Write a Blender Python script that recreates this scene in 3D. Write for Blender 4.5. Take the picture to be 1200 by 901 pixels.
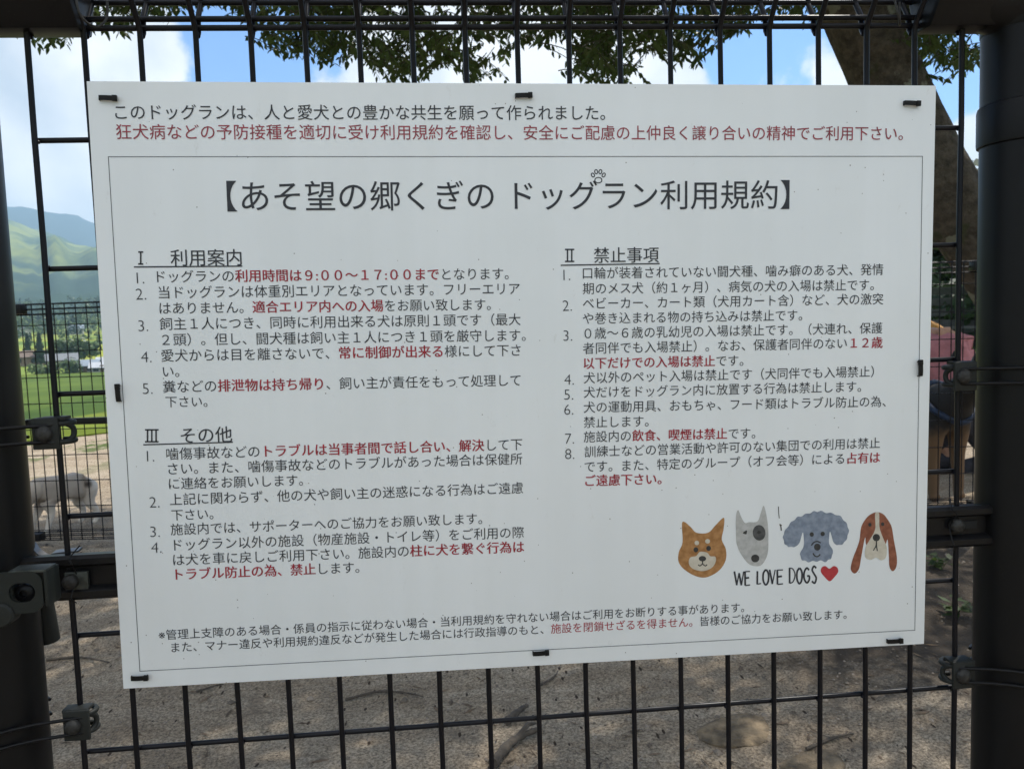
import bpy, bmesh, math, random
import numpy as np
from mathutils import Vector, Matrix, noise
from mathutils.geometry import tessellate_polygon

for o in list(bpy.data.objects):
    bpy.data.objects.remove(o)
SC = bpy.context.scene
COL = SC.collection
rad = math.radians

# ------------------------------------------------------------------ camera
F_PX = 905.0                              # focal length in photo pixels (1200 wide)
TILT = 0.0135                             # the board hangs turned by this in the fence plane
SIGN_Z = 0.894
CA, SA = math.cos(TILT), math.sin(TILT)
def s2w(v):
    return np.array([v[0]*CA + v[2]*SA, v[1], -v[0]*SA + v[2]*CA])
R_S = np.array([[0.99638414, -0.08255684, -0.02007536],
                [-0.02631233, -0.07516756, -0.9968237],
                [0.0807856, 0.99374756, -0.07706803]])
R = np.array([s2w(r) for r in R_S])       # rows: right, down, forward
CAM = s2w((-0.08301054, -0.73978424, 0.05642233)) + np.array([0, 0, SIGN_Z])
EYE = CAM[2]
cd = bpy.data.cameras.new('camera')
cam = bpy.data.objects.new('camera', cd)
COL.objects.link(cam)
M = Matrix.Identity(4)
for i in range(3):
    M[i][0] = R[0][i]; M[i][1] = -R[1][i]; M[i][2] = -R[2][i]; M[i][3] = CAM[i]
cam.matrix_world = M
cd.sensor_width = 36.0
cd.lens = F_PX/1200*36.0
cd.clip_start = 0.02
cd.clip_end = 30000
cd.dof.use_dof = True
cd.dof.focus_distance = 0.745
cd.dof.aperture_fstop = 22.0
SC.camera = cam

def ray(u, v):
    return R.T @ np.array([(u-600)/F_PX, (v-450.5)/F_PX, 1.0])
def on_y(u, v, Y=0.0):                    # point seen at photo pixel u, v on the plane y = Y
    d = ray(u, v); t = (Y-CAM[1])/d[1]
    return Vector(CAM + t*d)
def at_depth(u, v, D):
    return Vector(CAM + D*ray(u, v))
def on_z(u, v, Z):
    d = ray(u, v); t = (Z-CAM[2])/d[2]
    return Vector(CAM + t*d)
def azel(u, v):                           # azimuth from +y, tangent of elevation
    d = ray(u, v); h = math.hypot(d[0], d[1])
    return math.atan2(d[0], d[1]), d[2]/h

# ------------------------------------------------------------------ light
SUN_EL, SUN_AZ = rad(60), rad(48)
W = bpy.data.worlds.new('World'); SC.world = W; W.use_nodes = True
def build_world():
    nt = W.node_tree; nt.nodes.clear(); N = nt.nodes.new; L = nt.links.new
    out = N('ShaderNodeOutputWorld'); bg = N('ShaderNodeBackground'); bg.inputs[1].default_value = 0.10
    sky = N('ShaderNodeTexSky'); sky.sky_type = 'NISHITA'; sky.sun_disc = False
    sky.sun_elevation = SUN_EL; sky.sun_rotation = SUN_AZ; sky.altitude = 900; sky.dust_density = 0.25; sky.ozone_density = 3.0
    tc = N('ShaderNodeTexCoord')
    def math_(op, a, b=None):
        n = N('ShaderNodeMath'); n.operation = op
        for i, s in enumerate((a, b)):
            if s is None: continue
            if isinstance(s, (int, float)): n.inputs[i].default_value = s
            else: L(s, n.inputs[i])
        return n.outputs[0]
    # cumulus banks standing in given directions of the sky: (u, v, radius in degrees, weight)
    blobs = [(40, 120, 9.5, 1.0), (110, 60, 6.0, .9), (120, 190, 7.5, .9), (150, 215, 6, .8), (20, 220, 7, .8),
             (480, 85, 6.5, .8), (560, 60, 6, .9), (640, 70, 7, 1.0), (700, 120, 8, .9), (420, 100, 5, .6),
             (940, 108, 4.0, .55), (1150, 190, 3.5, .85), (-150, 60, 12, 1.0), (-260, 250, 12, .9), (1500, 150, 12, .9), (700, -500, 14, .8)]
    acc = None
    for u, v, r, w in blobs:
        d = ray(u, v); d = d/np.linalg.norm(d)
        vd = N('ShaderNodeVectorMath'); vd.operation = 'DOT_PRODUCT'; L(tc.outputs['Generated'], vd.inputs[0]); vd.inputs[1].default_value = d
        mr = N('ShaderNodeMapRange'); mr.interpolation_type = 'SMOOTHSTEP'
        mr.inputs[1].default_value = math.cos(rad(r*1.25)); mr.inputs[2].default_value = math.cos(rad(r*.35))
        mr.inputs[3].default_value = 0; mr.inputs[4].default_value = w; L(vd.outputs['Value'], mr.inputs[0])
        acc = mr.outputs[0] if acc is None else math_('MAXIMUM', acc, mr.outputs[0])
    n1 = N('ShaderNodeTexNoise'); n1.inputs['Scale'].default_value = 9.0; n1.inputs['Detail'].default_value = 7; n1.inputs['Roughness'].default_value = .56
    L(tc.outputs['Generated'], n1.inputs['Vector'])
    # loose broken layer over the unseen sky behind, added to brighten the board
    n2 = N('ShaderNodeTexNoise'); n2.inputs['Scale'].default_value = 2.2; n2.inputs['Detail'].default_value = 5
    L(tc.outputs['Generated'], n2.inputs['Vector'])
    sx = N('ShaderNodeSeparateXYZ'); L(tc.outputs['Generated'], sx.inputs[0])
    back = N('ShaderNodeMapRange'); L(sx.outputs['Y'], back.inputs[0]); back.inputs[1].default_value = .35; back.inputs[2].default_value = -.1
    back.inputs[3].default_value = 0; back.inputs[4].default_value = .95
    layer = math_('MULTIPLY', back.outputs[0], math_('ADD', n2.outputs['Fac'], .35))
    acc = math_('MAXIMUM', acc, layer)
    den = math_('ADD', acc, math_('MULTIPLY', math_('SUBTRACT', n1.outputs['Fac'], .5), 1.5))
    mk = N('ShaderNodeMapRange'); mk.interpolation_type = 'SMOOTHSTEP'; L(den, mk.inputs[0]); mk.inputs[1].default_value = .36; mk.inputs[2].default_value = .58
    # cloud shade: bright rims, greyer hearts
    n3 = N('ShaderNodeTexNoise'); n3.inputs['Scale'].default_value = 6; n3.inputs['Detail'].default_value = 6
    mp = N('ShaderNodeMapping'); mp.inputs['Location'].default_value = (.3, .1, -.12); L(tc.outputs['Generated'], mp.inputs[0]); L(mp.outputs[0], n3.inputs['Vector'])
    cr = N('ShaderNodeValToRGB'); L(n3.outputs['Fac'], cr.inputs[0])
    cr.color_ramp.elements[0].position = .36; cr.color_ramp.elements[0].color = (.56, .62, .70, 1)
    cr.color_ramp.elements[1].position = .56; cr.color_ramp.elements[1].color = (1.0, 1.0, 1.0, 1)
    sc = N('ShaderNodeVectorMath'); sc.operation = 'SCALE'; L(cr.outputs[0], sc.inputs[0]); sc.inputs['Scale'].default_value = CLOUD
    tint = N('ShaderNodeMix'); tint.data_type = 'RGBA'; tint.blend_type = 'MULTIPLY'; tint.inputs[0].default_value = 1; L(sky.outputs[0], tint.inputs[6]); tint.inputs[7].default_value = (.66, .84, 1.02, 1)
    mx = N('ShaderNodeMix'); mx.data_type = 'RGBA'; L(mk.outputs[0], mx.inputs[0]); L(tint.outputs[2], mx.inputs[6]); L(sc.outputs[0], mx.inputs[7])
    L(mx.outputs[2], bg.inputs[0]); L(bg.outputs[0], out.inputs[0])
CLOUD = 6.2
build_world()
sd = bpy.data.lights.new('sun', 'SUN'); sd.energy = 3.6; sd.angle = rad(.53); sd.color = (1, .95, .86)
sun = bpy.data.objects.new('sun', sd); COL.objects.link(sun)
sdir = Vector((math.sin(SUN_AZ)*math.cos(SUN_EL), math.cos(SUN_AZ)*math.cos(SUN_EL), math.sin(SUN_EL)))
sun.rotation_euler = sdir.to_track_quat('Z', 'Y').to_euler(); sun.location = (3, 3, 12)
SC.view_settings.view_transform = 'Standard'; SC.view_settings.look = 'None'
SC.view_settings.gamma = 1; SC.view_settings.use_curve_mapping = False
SC.view_settings.exposure = 1.12
SC.render.engine = 'CYCLES'
SC.cycles.use_denoising = True
SC.cycles.max_bounces = 8; SC.cycles.transparent_max_bounces = 8
SC.cycles.volume_bounces = 0

# ------------------------------------------------------------------ helpers
class MB:
    def __init__(s): s.v = []; s.f = []; s.m = []
    def add(s, vs, fs, mi=0):
        b = len(s.v); s.v += [tuple(v) for v in vs]; s.f += [tuple(b+i for i in f) for f in fs]; s.m += [mi]*len(fs)
    def box(s, c, size, mi=0, mat=None):
        x, y, z = size[0]/2, size[1]/2, size[2]/2
        vs = [Vector((a*x, b*y, d*z)) for a in (-1, 1) for b in (-1, 1) for d in (-1, 1)]
        if mat is not None: vs = [mat @ v for v in vs]
        vs = [v + Vector(c) for v in vs]
        s.add(vs, [(0, 1, 3, 2), (4, 6, 7, 5), (0, 4, 5, 1), (2, 3, 7, 6), (0, 2, 6, 4), (1, 5, 7, 3)], mi)
    def tube(s, pts, r, n=8, closed=False, mi=0, ry=None):
        pts = [Vector(p) for p in pts]; k = len(pts)
        rs = r if isinstance(r, (list, tuple)) else [r]*k
        rings = []; up = None
        for i, p in enumerate(pts):
            if closed: t = pts[(i+1) % k]-pts[i-1]
            else: t = pts[min(i+1, k-1)]-pts[max(i-1, 0)]
            t.normalize()
            if up is None:
                up = Vector((0, 0, 1)) if abs(t.z) < .9 else Vector((0, 1, 0))
            a = t.cross(up); a.normalize(); up = a.cross(t); up.normalize()
            q = rs[i] if ry is None else ry
            rings.append([p + a*(rs[i]*math.cos(2*math.pi*j/n)) + up*(q*math.sin(2*math.pi*j/n)) for j in range(n)])
        vs = [v for rg in rings for v in rg]; fs = []
        for i in range(k if closed else k-1):
            i2 = (i+1) % k
            for j in range(n):
                j2 = (j+1) % n
                fs.append((i*n+j, i2*n+j, i2*n+j2, i*n+j2))
        if not closed:
            fs.append(tuple(range(n))); fs.append(tuple((k-1)*n+j for j in reversed(range(n))))
        s.add(vs, fs, mi)
    def lathe(s, prof, c, axis='z', n=24, mi=0, mat=None):   # prof: (radius, height)
        vs = []; fs = []
        for r, h in prof:
            for j in range(n):
                a = 2*math.pi*j/n
                p = {'z': Vector((r*math.cos(a), r*math.sin(a), h)), 'y': Vector((r*math.cos(a), h, r*math.sin(a)))}[axis]
                if mat is not None: p = mat @ p
                vs.append(p+Vector(c))
        for i in range(len(prof)-1):
            for j in range(n):
                fs.append((i*n+j, i*n+(j+1) % n, (i+1)*n+(j+1) % n, (i+1)*n+j))
        fs.append(tuple(reversed(range(n)))); fs.append(tuple((len(prof)-1)*n+j for j in range(n)))
        s.add(vs, fs, mi)
    def prism(s, poly, y0, y1, mi=0):                       # poly in x, z
        n = len(poly)
        vs = [Vector((x, y0, z)) for x, z in poly]+[Vector((x, y1, z)) for x, z in poly]
        fs = [tuple(range(n)), tuple(reversed(range(n, 2*n)))]+[(i, i+n, (i+1) % n+n, (i+1) % n) for i in range(n)]
        s.add(vs, fs, mi)
    def build(s, name, mats, parent=None, loc=None, smooth=35, bevel=0, recalc=True):
        me = bpy.data.meshes.new(name); me.from_pydata(s.v, [], s.f)
        if not isinstance(mats, (list, tuple)): mats = [mats]
        for m in mats: me.materials.append(m)
        me.polygons.foreach_set('material_index', s.m)
        if recalc or bevel:
            bm = bmesh.new(); bm.from_mesh(me)
            if recalc: bmesh.ops.recalc_face_normals(bm, faces=bm.faces)
            if bevel:
                es = [e for e in bm.edges if len(e.link_faces) == 2 and e.calc_face_angle(0) > .6]
                bmesh.ops.bevel(bm, geom=es, offset=bevel, segments=2, affect='EDGES', profile=.6)
            bm.to_mesh(me); bm.free()
        if smooth:
            me.shade_smooth(); me.set_sharp_from_angle(angle=rad(smooth))
        return link(name, me, parent, loc)
def link(name, me, parent=None, loc=None):
    o = bpy.data.objects.new(name, me); COL.objects.link(o)
    if parent is not None: o.parent = parent
    if loc is not None: o.location = loc
    return o
def empty(name, loc=(0, 0, 0), rz=0):
    o = bpy.data.objects.new(name, None); COL.objects.link(o); o.location = loc; o.rotation_euler.z = rz
    o.empty_display_size = .1
    return o
def tag(o, label, cat, group=None, kind=None):
    o['label'] = label; o['category'] = cat
    if group: o['group'] = group
    if kind: o['kind'] = kind
    return o
def struct(o, label=None, cat=None):
    o['kind'] = 'structure'
    if label: o['label'] = label
    if cat: o['category'] = cat
    return o
def nodes(name):
    m = bpy.data.materials.new(name); m.use_nodes = True; nt = m.node_tree
    return m, nt, nt.nodes['Principled BSDF']
def mat(name, col, rough=.6, metal=0, nz=0, nscale=40, bump=0, bscale=200, spec=.5, col2=None, detail=5):
    m, nt, b = nodes(name); N = nt.nodes.new; L = nt.links.new
    b.inputs['Base Color'].default_value = (*col, 1); b.inputs['Roughness'].default_value = rough
    b.inputs['Metallic'].default_value = metal; b.inputs['Specular IOR Level'].default_value = spec
    tc = N('ShaderNodeTexCoord')
    if nz or col2:
        t = N('ShaderNodeTexNoise'); t.inputs['Scale'].default_value = nscale; t.inputs['Detail'].default_value = detail
        L(tc.outputs['Object'], t.inputs['Vector'])
        r = N('ShaderNodeValToRGB'); L(t.outputs['Fac'], r.inputs[0])
        c2 = col2 if col2 else tuple(c*(1+nz) for c in col)
        c1 = col if col2 else tuple(c*(1-nz) for c in col)
        r.color_ramp.elements[0].position = .38; r.color_ramp.elements[0].color = (*c1, 1)
        r.color_ramp.elements[1].position = .64; r.color_ramp.elements[1].color = (*c2, 1)
        L(r.outputs[0], b.inputs['Base Color'])
        rr = N('ShaderNodeMapRange'); L(t.outputs['Fac'], rr.inputs[0]); rr.inputs[3].default_value = max(0, rough-.08); rr.inputs[4].default_value = min(1, rough+.12)
        L(rr.outputs[0], b.inputs['Roughness'])
    if bump:
        t2 = N('ShaderNodeTexNoise'); t2.inputs['Scale'].default_value = bscale; t2.inputs['Detail'].default_value = 6
        L(tc.outputs['Object'], t2.inputs['Vector'])
        bp = N('ShaderNodeBump'); bp.inputs['Strength'].default_value = bump; bp.inputs['Distance'].default_value = 1/bscale
        L(t2.outputs['Fac'], bp.inputs['Height']); L(bp.outputs[0], b.inputs['Normal'])
    return m
def catmull(P, n=6, closed=True):
    out = []; k = len(P)
    for i in range(k if closed else k-1):
        p0, p1, p2, p3 = (P[(i-1) % k], P[i], P[(i+1) % k], P[(i+2) % k]) if closed else (P[max(i-1, 0)], P[i], P[i+1], P[min(i+2, k-1)])
        for j in range(n):
            t = j/n
            out.append(tuple(.5*((2*b)+(-a+c)*t+(2*a-5*b+4*c-d)*t*t+(-a+3*b-3*c+d)*t**3) for a, b, c, d in zip(p0, p1, p2, p3)))
    if not closed: out.append(tuple(P[-1]))
    return out
def skin(name, verts, edges, radii, material, parent=None, sub=2, root=0):
    me = bpy.data.meshes.new(name); me.from_pydata([tuple(v) for v in verts], edges, [])
    o = bpy.data.objects.new(name, me); COL.objects.link(o)
    o.modifiers.new('s', 'SKIN')
    sv = me.skin_vertices[0].data
    for i, r in enumerate(radii):
        sv[i].radius = (r, r) if not isinstance(r, tuple) else r
        sv[i].use_root = (i == root)
    md = o.modifiers.new('u', 'SUBSURF'); md.levels = sub; md.render_levels = sub
    bpy.context.view_layer.update()
    dg = bpy.context.evaluated_depsgraph_get()
    m2 = bpy.data.meshes.new_from_object(o.evaluated_get(dg))
    bpy.data.objects.remove(o); bpy.data.meshes.remove(me)
    m2.name = name; m2.materials.clear(); m2.materials.append(material); m2.shade_smooth()
    return link(name, m2, parent)

rng = random.Random(7)
# ------------------------------------------------------------------ materials
def paint_mat(name, col, rough, dust=.5, dustcol=(.10, .10, .085)):
    m, nt, b = nodes(name); N = nt.nodes.new; L = nt.links.new
    tc = N('ShaderNodeTexCoord')
    n1 = N('ShaderNodeTexNoise'); n1.inputs['Scale'].default_value = 14; n1.inputs['Detail'].default_value = 8; n1.inputs['Roughness'].default_value = .7; L(tc.outputs['Object'], n1.inputs['Vector'])
    r1 = N('ShaderNodeValToRGB'); L(n1.outputs['Fac'], r1.inputs[0]); r1.color_ramp.elements[0].position = .52; r1.color_ramp.elements[1].position = .82
    n2 = N('ShaderNodeTexNoise'); n2.inputs['Scale'].default_value = 900; n2.inputs['Detail'].default_value = 2; L(tc.outputs['Object'], n2.inputs['Vector'])
    r2 = N('ShaderNodeValToRGB'); L(n2.outputs['Fac'], r2.inputs[0]); r2.color_ramp.elements[0].position = .69; r2.color_ramp.elements[1].position = .76
    mp = N('ShaderNodeMapping'); mp.inputs['Scale'].default_value = (60, 60, 500); mp.inputs['Rotation'].default_value = (.3, .5, .2); L(tc.outputs['Object'], mp.inputs[0])
    n3 = N('ShaderNodeTexNoise'); n3.inputs['Scale'].default_value = 1; n3.inputs['Detail'].default_value = 3; L(mp.outputs[0], n3.inputs['Vector'])
    r3 = N('ShaderNodeValToRGB'); L(n3.outputs['Fac'], r3.inputs[0]); r3.color_ramp.elements[0].position = .72; r3.color_ramp.elements[1].position = .78
    a = N('ShaderNodeMath'); a.operation = 'MULTIPLY_ADD'; L(r1.outputs[0], a.inputs[0]); a.inputs[1].default_value = dust*.5; L(r2.outputs[0], a.inputs[2])
    a2 = N('ShaderNodeMath'); a2.operation = 'MULTIPLY_ADD'; a2.use_clamp = True; L(r3.outputs[0], a2.inputs[0]); a2.inputs[1].default_value = .5; L(a.outputs[0], a2.inputs[2])
    a3 = N('ShaderNodeMath'); a3.operation = 'MULTIPLY'; L(a2.outputs[0], a3.inputs[0]); a3.inputs[1].default_value = dust
    mx = N('ShaderNodeMix'); mx.data_type = 'RGBA'; L(a3.outputs[0], mx.inputs[0]); mx.inputs[6].default_value = (*col, 1); mx.inputs[7].default_value = (*dustcol, 1)
    L(mx.outputs[2], b.inputs['Base Color'])
    mr = N('ShaderNodeMapRange'); L(a2.outputs[0], mr.inputs[0]); mr.inputs[3].default_value = rough; mr.inputs[4].default_value = min(1, rough+.4); L(mr.outputs[0], b.inputs['Roughness'])
    b.inputs['Specular IOR Level'].default_value = .20
    bp = N('ShaderNodeBump'); bp.inputs['Strength'].default_value = .12; bp.inputs['Distance'].default_value = .001; L(n1.outputs['Fac'], bp.inputs['Height']); L(bp.outputs[0], b.inputs['Normal'])
    return m
POST_M = paint_mat('post paint', (.0050, .0050, .0056), .40, .2)
WIRE_M = paint_mat('wire coating', (.006, .006, .0085), .34, .25, (.06, .06, .055))
RAIL_M = paint_mat('rail paint', (.006, .006, .007), .33, .35)
CAST_M = paint_mat('weathered clamp', (.018, .0195, .018), .5, .6, (.10, .10, .085))
STEEL_M = mat('dull galvanised steel', (.06, .065, .058), .5, .6, .35, 120, .1, 500)
BOLT_M = mat('weathered bolt', (.028, .027, .025), .55, .4, .4, 300, .3, 800)
SHINY_M = mat('bright steel', (.20, .20, .205), .38, .9, .15, 60)
TIE_M = mat('black nylon', (.005, .005, .005), .5, spec=.25)
def board_mat():
    m, nt, b = nodes('white board'); N = nt.nodes.new; L = nt.links.new
    tc = N('ShaderNodeTexCoord')
    n1 = N('ShaderNodeTexNoise'); n1.inputs['Scale'].default_value = 5; n1.inputs['Detail'].default_value = 6; L(tc.outputs['Object'], n1.inputs['Vector'])
    r1 = N('ShaderNodeValToRGB'); L(n1.outputs['Fac'], r1.inputs[0])
    r1.color_ramp.elements[0].position = .3; r1.color_ramp.elements[0].color = (.750, .778, .790, 1)
    r1.color_ramp.elements[1].position = .7; r1.color_ramp.elements[1].color = (.800, .825, .836, 1)
    def specks(scale, size, prob):
        v = N('ShaderNodeTexVoronoi'); v.inputs['Scale'].default_value = scale; L(tc.outputs['Object'], v.inputs['Vector'])
        d = N('ShaderNodeMath'); d.operation = 'LESS_THAN'; L(v.outputs['Distance'], d.inputs[0]); d.inputs[1].default_value = size
        s = N('ShaderNodeSeparateColor'); L(v.outputs['Color'], s.inputs[0])
        p = N('ShaderNodeMath'); p.operation = 'LESS_THAN'; L(s.outputs[0], p.inputs[0]); p.inputs[1].default_value = prob
        q = N('ShaderNodeMath'); q.operation = 'MULTIPLY'; L(d.outputs[0], q.inputs[0]); L(p.outputs[0], q.inputs[1])
        return q.outputs[0]
    # slivers of grime
    mp = N('ShaderNodeMapping'); mp.inputs['Scale'].default_value = (1, 1, .45); mp.inputs['Rotation'].default_value = (0, .6, 0); L(tc.outputs['Object'], mp.inputs[0])
    mx = N('ShaderNodeMath'); mx.operation = 'MAXIMUM'; L(specks(80, .055, .09), mx.inputs[0]); L(specks(210, .12, .045), mx.inputs[1])
    mix = N('ShaderNodeMix'); mix.data_type = 'RGBA'; L(mx.outputs[0], mix.inputs[0]); L(r1.outputs[0], mix.inputs[6]); mix.inputs[7].default_value = (.24, .235, .22, 1)
    n4 = N('ShaderNodeTexNoise'); n4.inputs['Scale'].default_value = 60; n4.inputs['Detail'].default_value = 8; n4.inputs['Roughness'].default_value = .75; L(mp.outputs[0], n4.inputs['Vector'])
    r4 = N('ShaderNodeValToRGB'); L(n4.outputs['Fac'], r4.inputs[0]); r4.color_ramp.elements[0].position = .62; r4.color_ramp.elements[1].position = .78
    r4.color_ramp.elements[1].color = (.55, .55, .55, 1)
    mix2 = N('ShaderNodeMix'); mix2.data_type = 'RGBA'; L(r4.outputs[0], mix2.inputs[0]); L(mix.outputs[2], mix2.inputs[6]); mix2.inputs[7].default_value = (.5, .49, .46, 1)
    ms = N('ShaderNodeMapping'); ms.inputs['Scale'].default_value = (34, 1, 1.3); L(tc.outputs['Object'], ms.inputs[0])
    n5 = N('ShaderNodeTexNoise'); n5.inputs['Scale'].default_value = 1; n5.inputs['Detail'].default_value = 6; L(ms.outputs[0], n5.inputs['Vector'])
    r5 = N('ShaderNodeValToRGB'); L(n5.outputs['Fac'], r5.inputs[0]); r5.color_ramp.elements[0].position = .42; r5.color_ramp.elements[0].color = (.982, .982, .978, 1); r5.color_ramp.elements[1].position = .60
    mix3 = N('ShaderNodeMix'); mix3.data_type = 'RGBA'; mix3.blend_type = 'MULTIPLY'; mix3.inputs[0].default_value = 1; L(mix2.outputs[2], mix3.inputs[6]); L(r5.outputs[0], mix3.inputs[7])
    L(mix3.outputs[2], b.inputs['Base Color'])
    b.inputs['Roughness'].default_value = .36; b.inputs['Specular IOR Level'].default_value = .45
    n6 = N('ShaderNodeTexNoise'); n6.inputs['Scale'].default_value = 3.2; n6.inputs['Detail'].default_value = 2; L(tc.outputs['Object'], n6.inputs['Vector'])
    bp = N('ShaderNodeBump'); bp.inputs['Strength'].default_value = .35; bp.inputs['Distance'].default_value = .02; L(n6.outputs['Fac'], bp.inputs['Height']); L(bp.outputs[0], b.inputs['Normal'])
    return m
BOARD_M = board_mat()
def ink(name, c, wear=.25):
    return mat(name, c, .5, 0, wear, 160)
INK = ink('black ink', (.022, .024, .032)); RED = ink('red ink', (.33, .016, .032)); RED2 = ink('dull red ink', (.30, .04, .06))

# ------------------------------------------------------------------ ground
def g(x, y):                               # gentle rise to the right behind the fence
    k = min(max((y-.3)/2.7, 0), 1)
    return .019*max(min(x, 6)+1.6, -3)*k
A_L1 = azel(10, 258); A_L2 = azel(50, 272); A_L3 = azel(115, 300)
crest = [(-1.2, .11), (A_L1[0]-.1, A_L1[1]*1.04), A_L1, A_L2, A_L3, (A_L3[0]+.12, .055), (0.1, .05), (.5, .06), (1.2, .06)]
rid = [azel(10, 243), azel(50, 248), azel(72, 253), azel(92, 252), azel(113, 262)]
ridge = [(-1.2, .12), (rid[0][0]-.12, rid[0][1]*1.03)]+rid+[(rid[-1][0]+.06, .105), (.0, .085), (.5, .09), (1.2, .07)]
def interp(T, a):
    if a <= T[0][0]: return T[0][1]
    for (x0, y0), (x1, y1) in zip(T, T[1:]):
        if a <= x1: return y0+(y1-y0)*(a-x0)/max(x1-x0, 1e-9)
    return T[-1][1]
def plateau(a):                            # how far the level dog-run ground reaches in this direction
    if abs(a) > 1.7: return 40
    return 9.3 if a < -.25 else 9.3+(a+.25)*70 if a < .3 else 48
SMOOTH = lambda t: t*t*(3-2*t)
def H(r, a):
    x, y = r*math.sin(a), r*math.cos(a)
    Rp = plateau(a)
    if r <= Rp: return g(x, y)
    front = max(0, min(1, (1.35-abs(a))/.3))
    T = [(Rp, g(Rp*math.sin(a), Rp*math.cos(a))), (Rp+22, -5), (max(85, Rp+50), -9), (265, -9), (400, -2.2), (700, 7.5), (1200, 40), (1500, 64), (2500, 235)]
    c, d = interp(crest, a), interp(ridge, a)
    T += [(3500, c*3500+EYE), (4100, c*3500*.86), (5200, d*5200), (6400, d*3600)]
    T2 = [(Rp, 0), (120, -4), (600, -8), (6400, 120)]
    z = interp(T, r)*front+interp(T2, r)*(1-front)
    if r > 300:
        n = noise.fractal(Vector((x/420, y/420, 3.1)), 1.0, 2.1, 5)
        z += n*min(1, (r-300)/1800)*38*(1 if r < 3300 else .55)
        if r > 1300: z += (noise.noise(Vector((a*46, r/1400, 2)))+.5*noise.noise(Vector((a*110, r/700, 6))))*34*min(1, (r-1300)/900)*max(.06, min(1, 1-(r-2550)/650))
        if r > 1200: z += noise.fractal(Vector((x/90, y/90, 8)), 1, 2, 3)*7+abs(noise.noise(Vector((x/240, y/240, 5))))*34*min(1, (r-1200)/1500)
    if 12 < r < 300: z += noise.noise(Vector((x/22, y/22, 0)))*.25*min(1, (r-12)/30)
    return z
front_az = list(np.arange(-.72, .84, .006)); back_az = list(np.arange(.84, 2*math.pi-.72, .06))
AZ = front_az+back_az
def wrap(a): return (a+math.pi) % (2*math.pi)-math.pi
def ring(name, radii, material, extra=None):      # radii: list of functions az -> r
    vs = []; fs = []; n = len(AZ)
    for rf in radii:
        for a in AZ:
            a = wrap(a); r = rf(a) if callable(rf) else rf
            z = H(r, a)
            if extra: z += extra(r*math.sin(a), r*math.cos(a), r)
            vs.append((r*math.sin(a), r*math.cos(a), z))
    for i in range(len(radii)-1):
        for j in range(n):
            j2 = (j+1) % n
            fs.append((i*n+j, (i+1)*n+j, (i+1)*n+j2, i*n+j2))
    if radii[0] == 0: pass
    me = bpy.data.meshes.new(name); me.from_pydata(vs, [], fs); me.materials.append(material); me.shade_smooth()
    bm = bmesh.new(); bm.from_mesh(me); bmesh.ops.remove_doubles(bm, verts=bm.verts, dist=1e-5); bmesh.ops.recalc_face_normals(bm, faces=bm.faces)
    if sum(f.normal.z for f in bm.faces) < 0: bmesh.ops.reverse_faces(bm, faces=bm.faces)
    bm.to_mesh(me); bm.free()
    o = link(name, me); o['kind'] = 'structure'
    return o
SOIL = tuple(on_z(1118, 705, .03))
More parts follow.
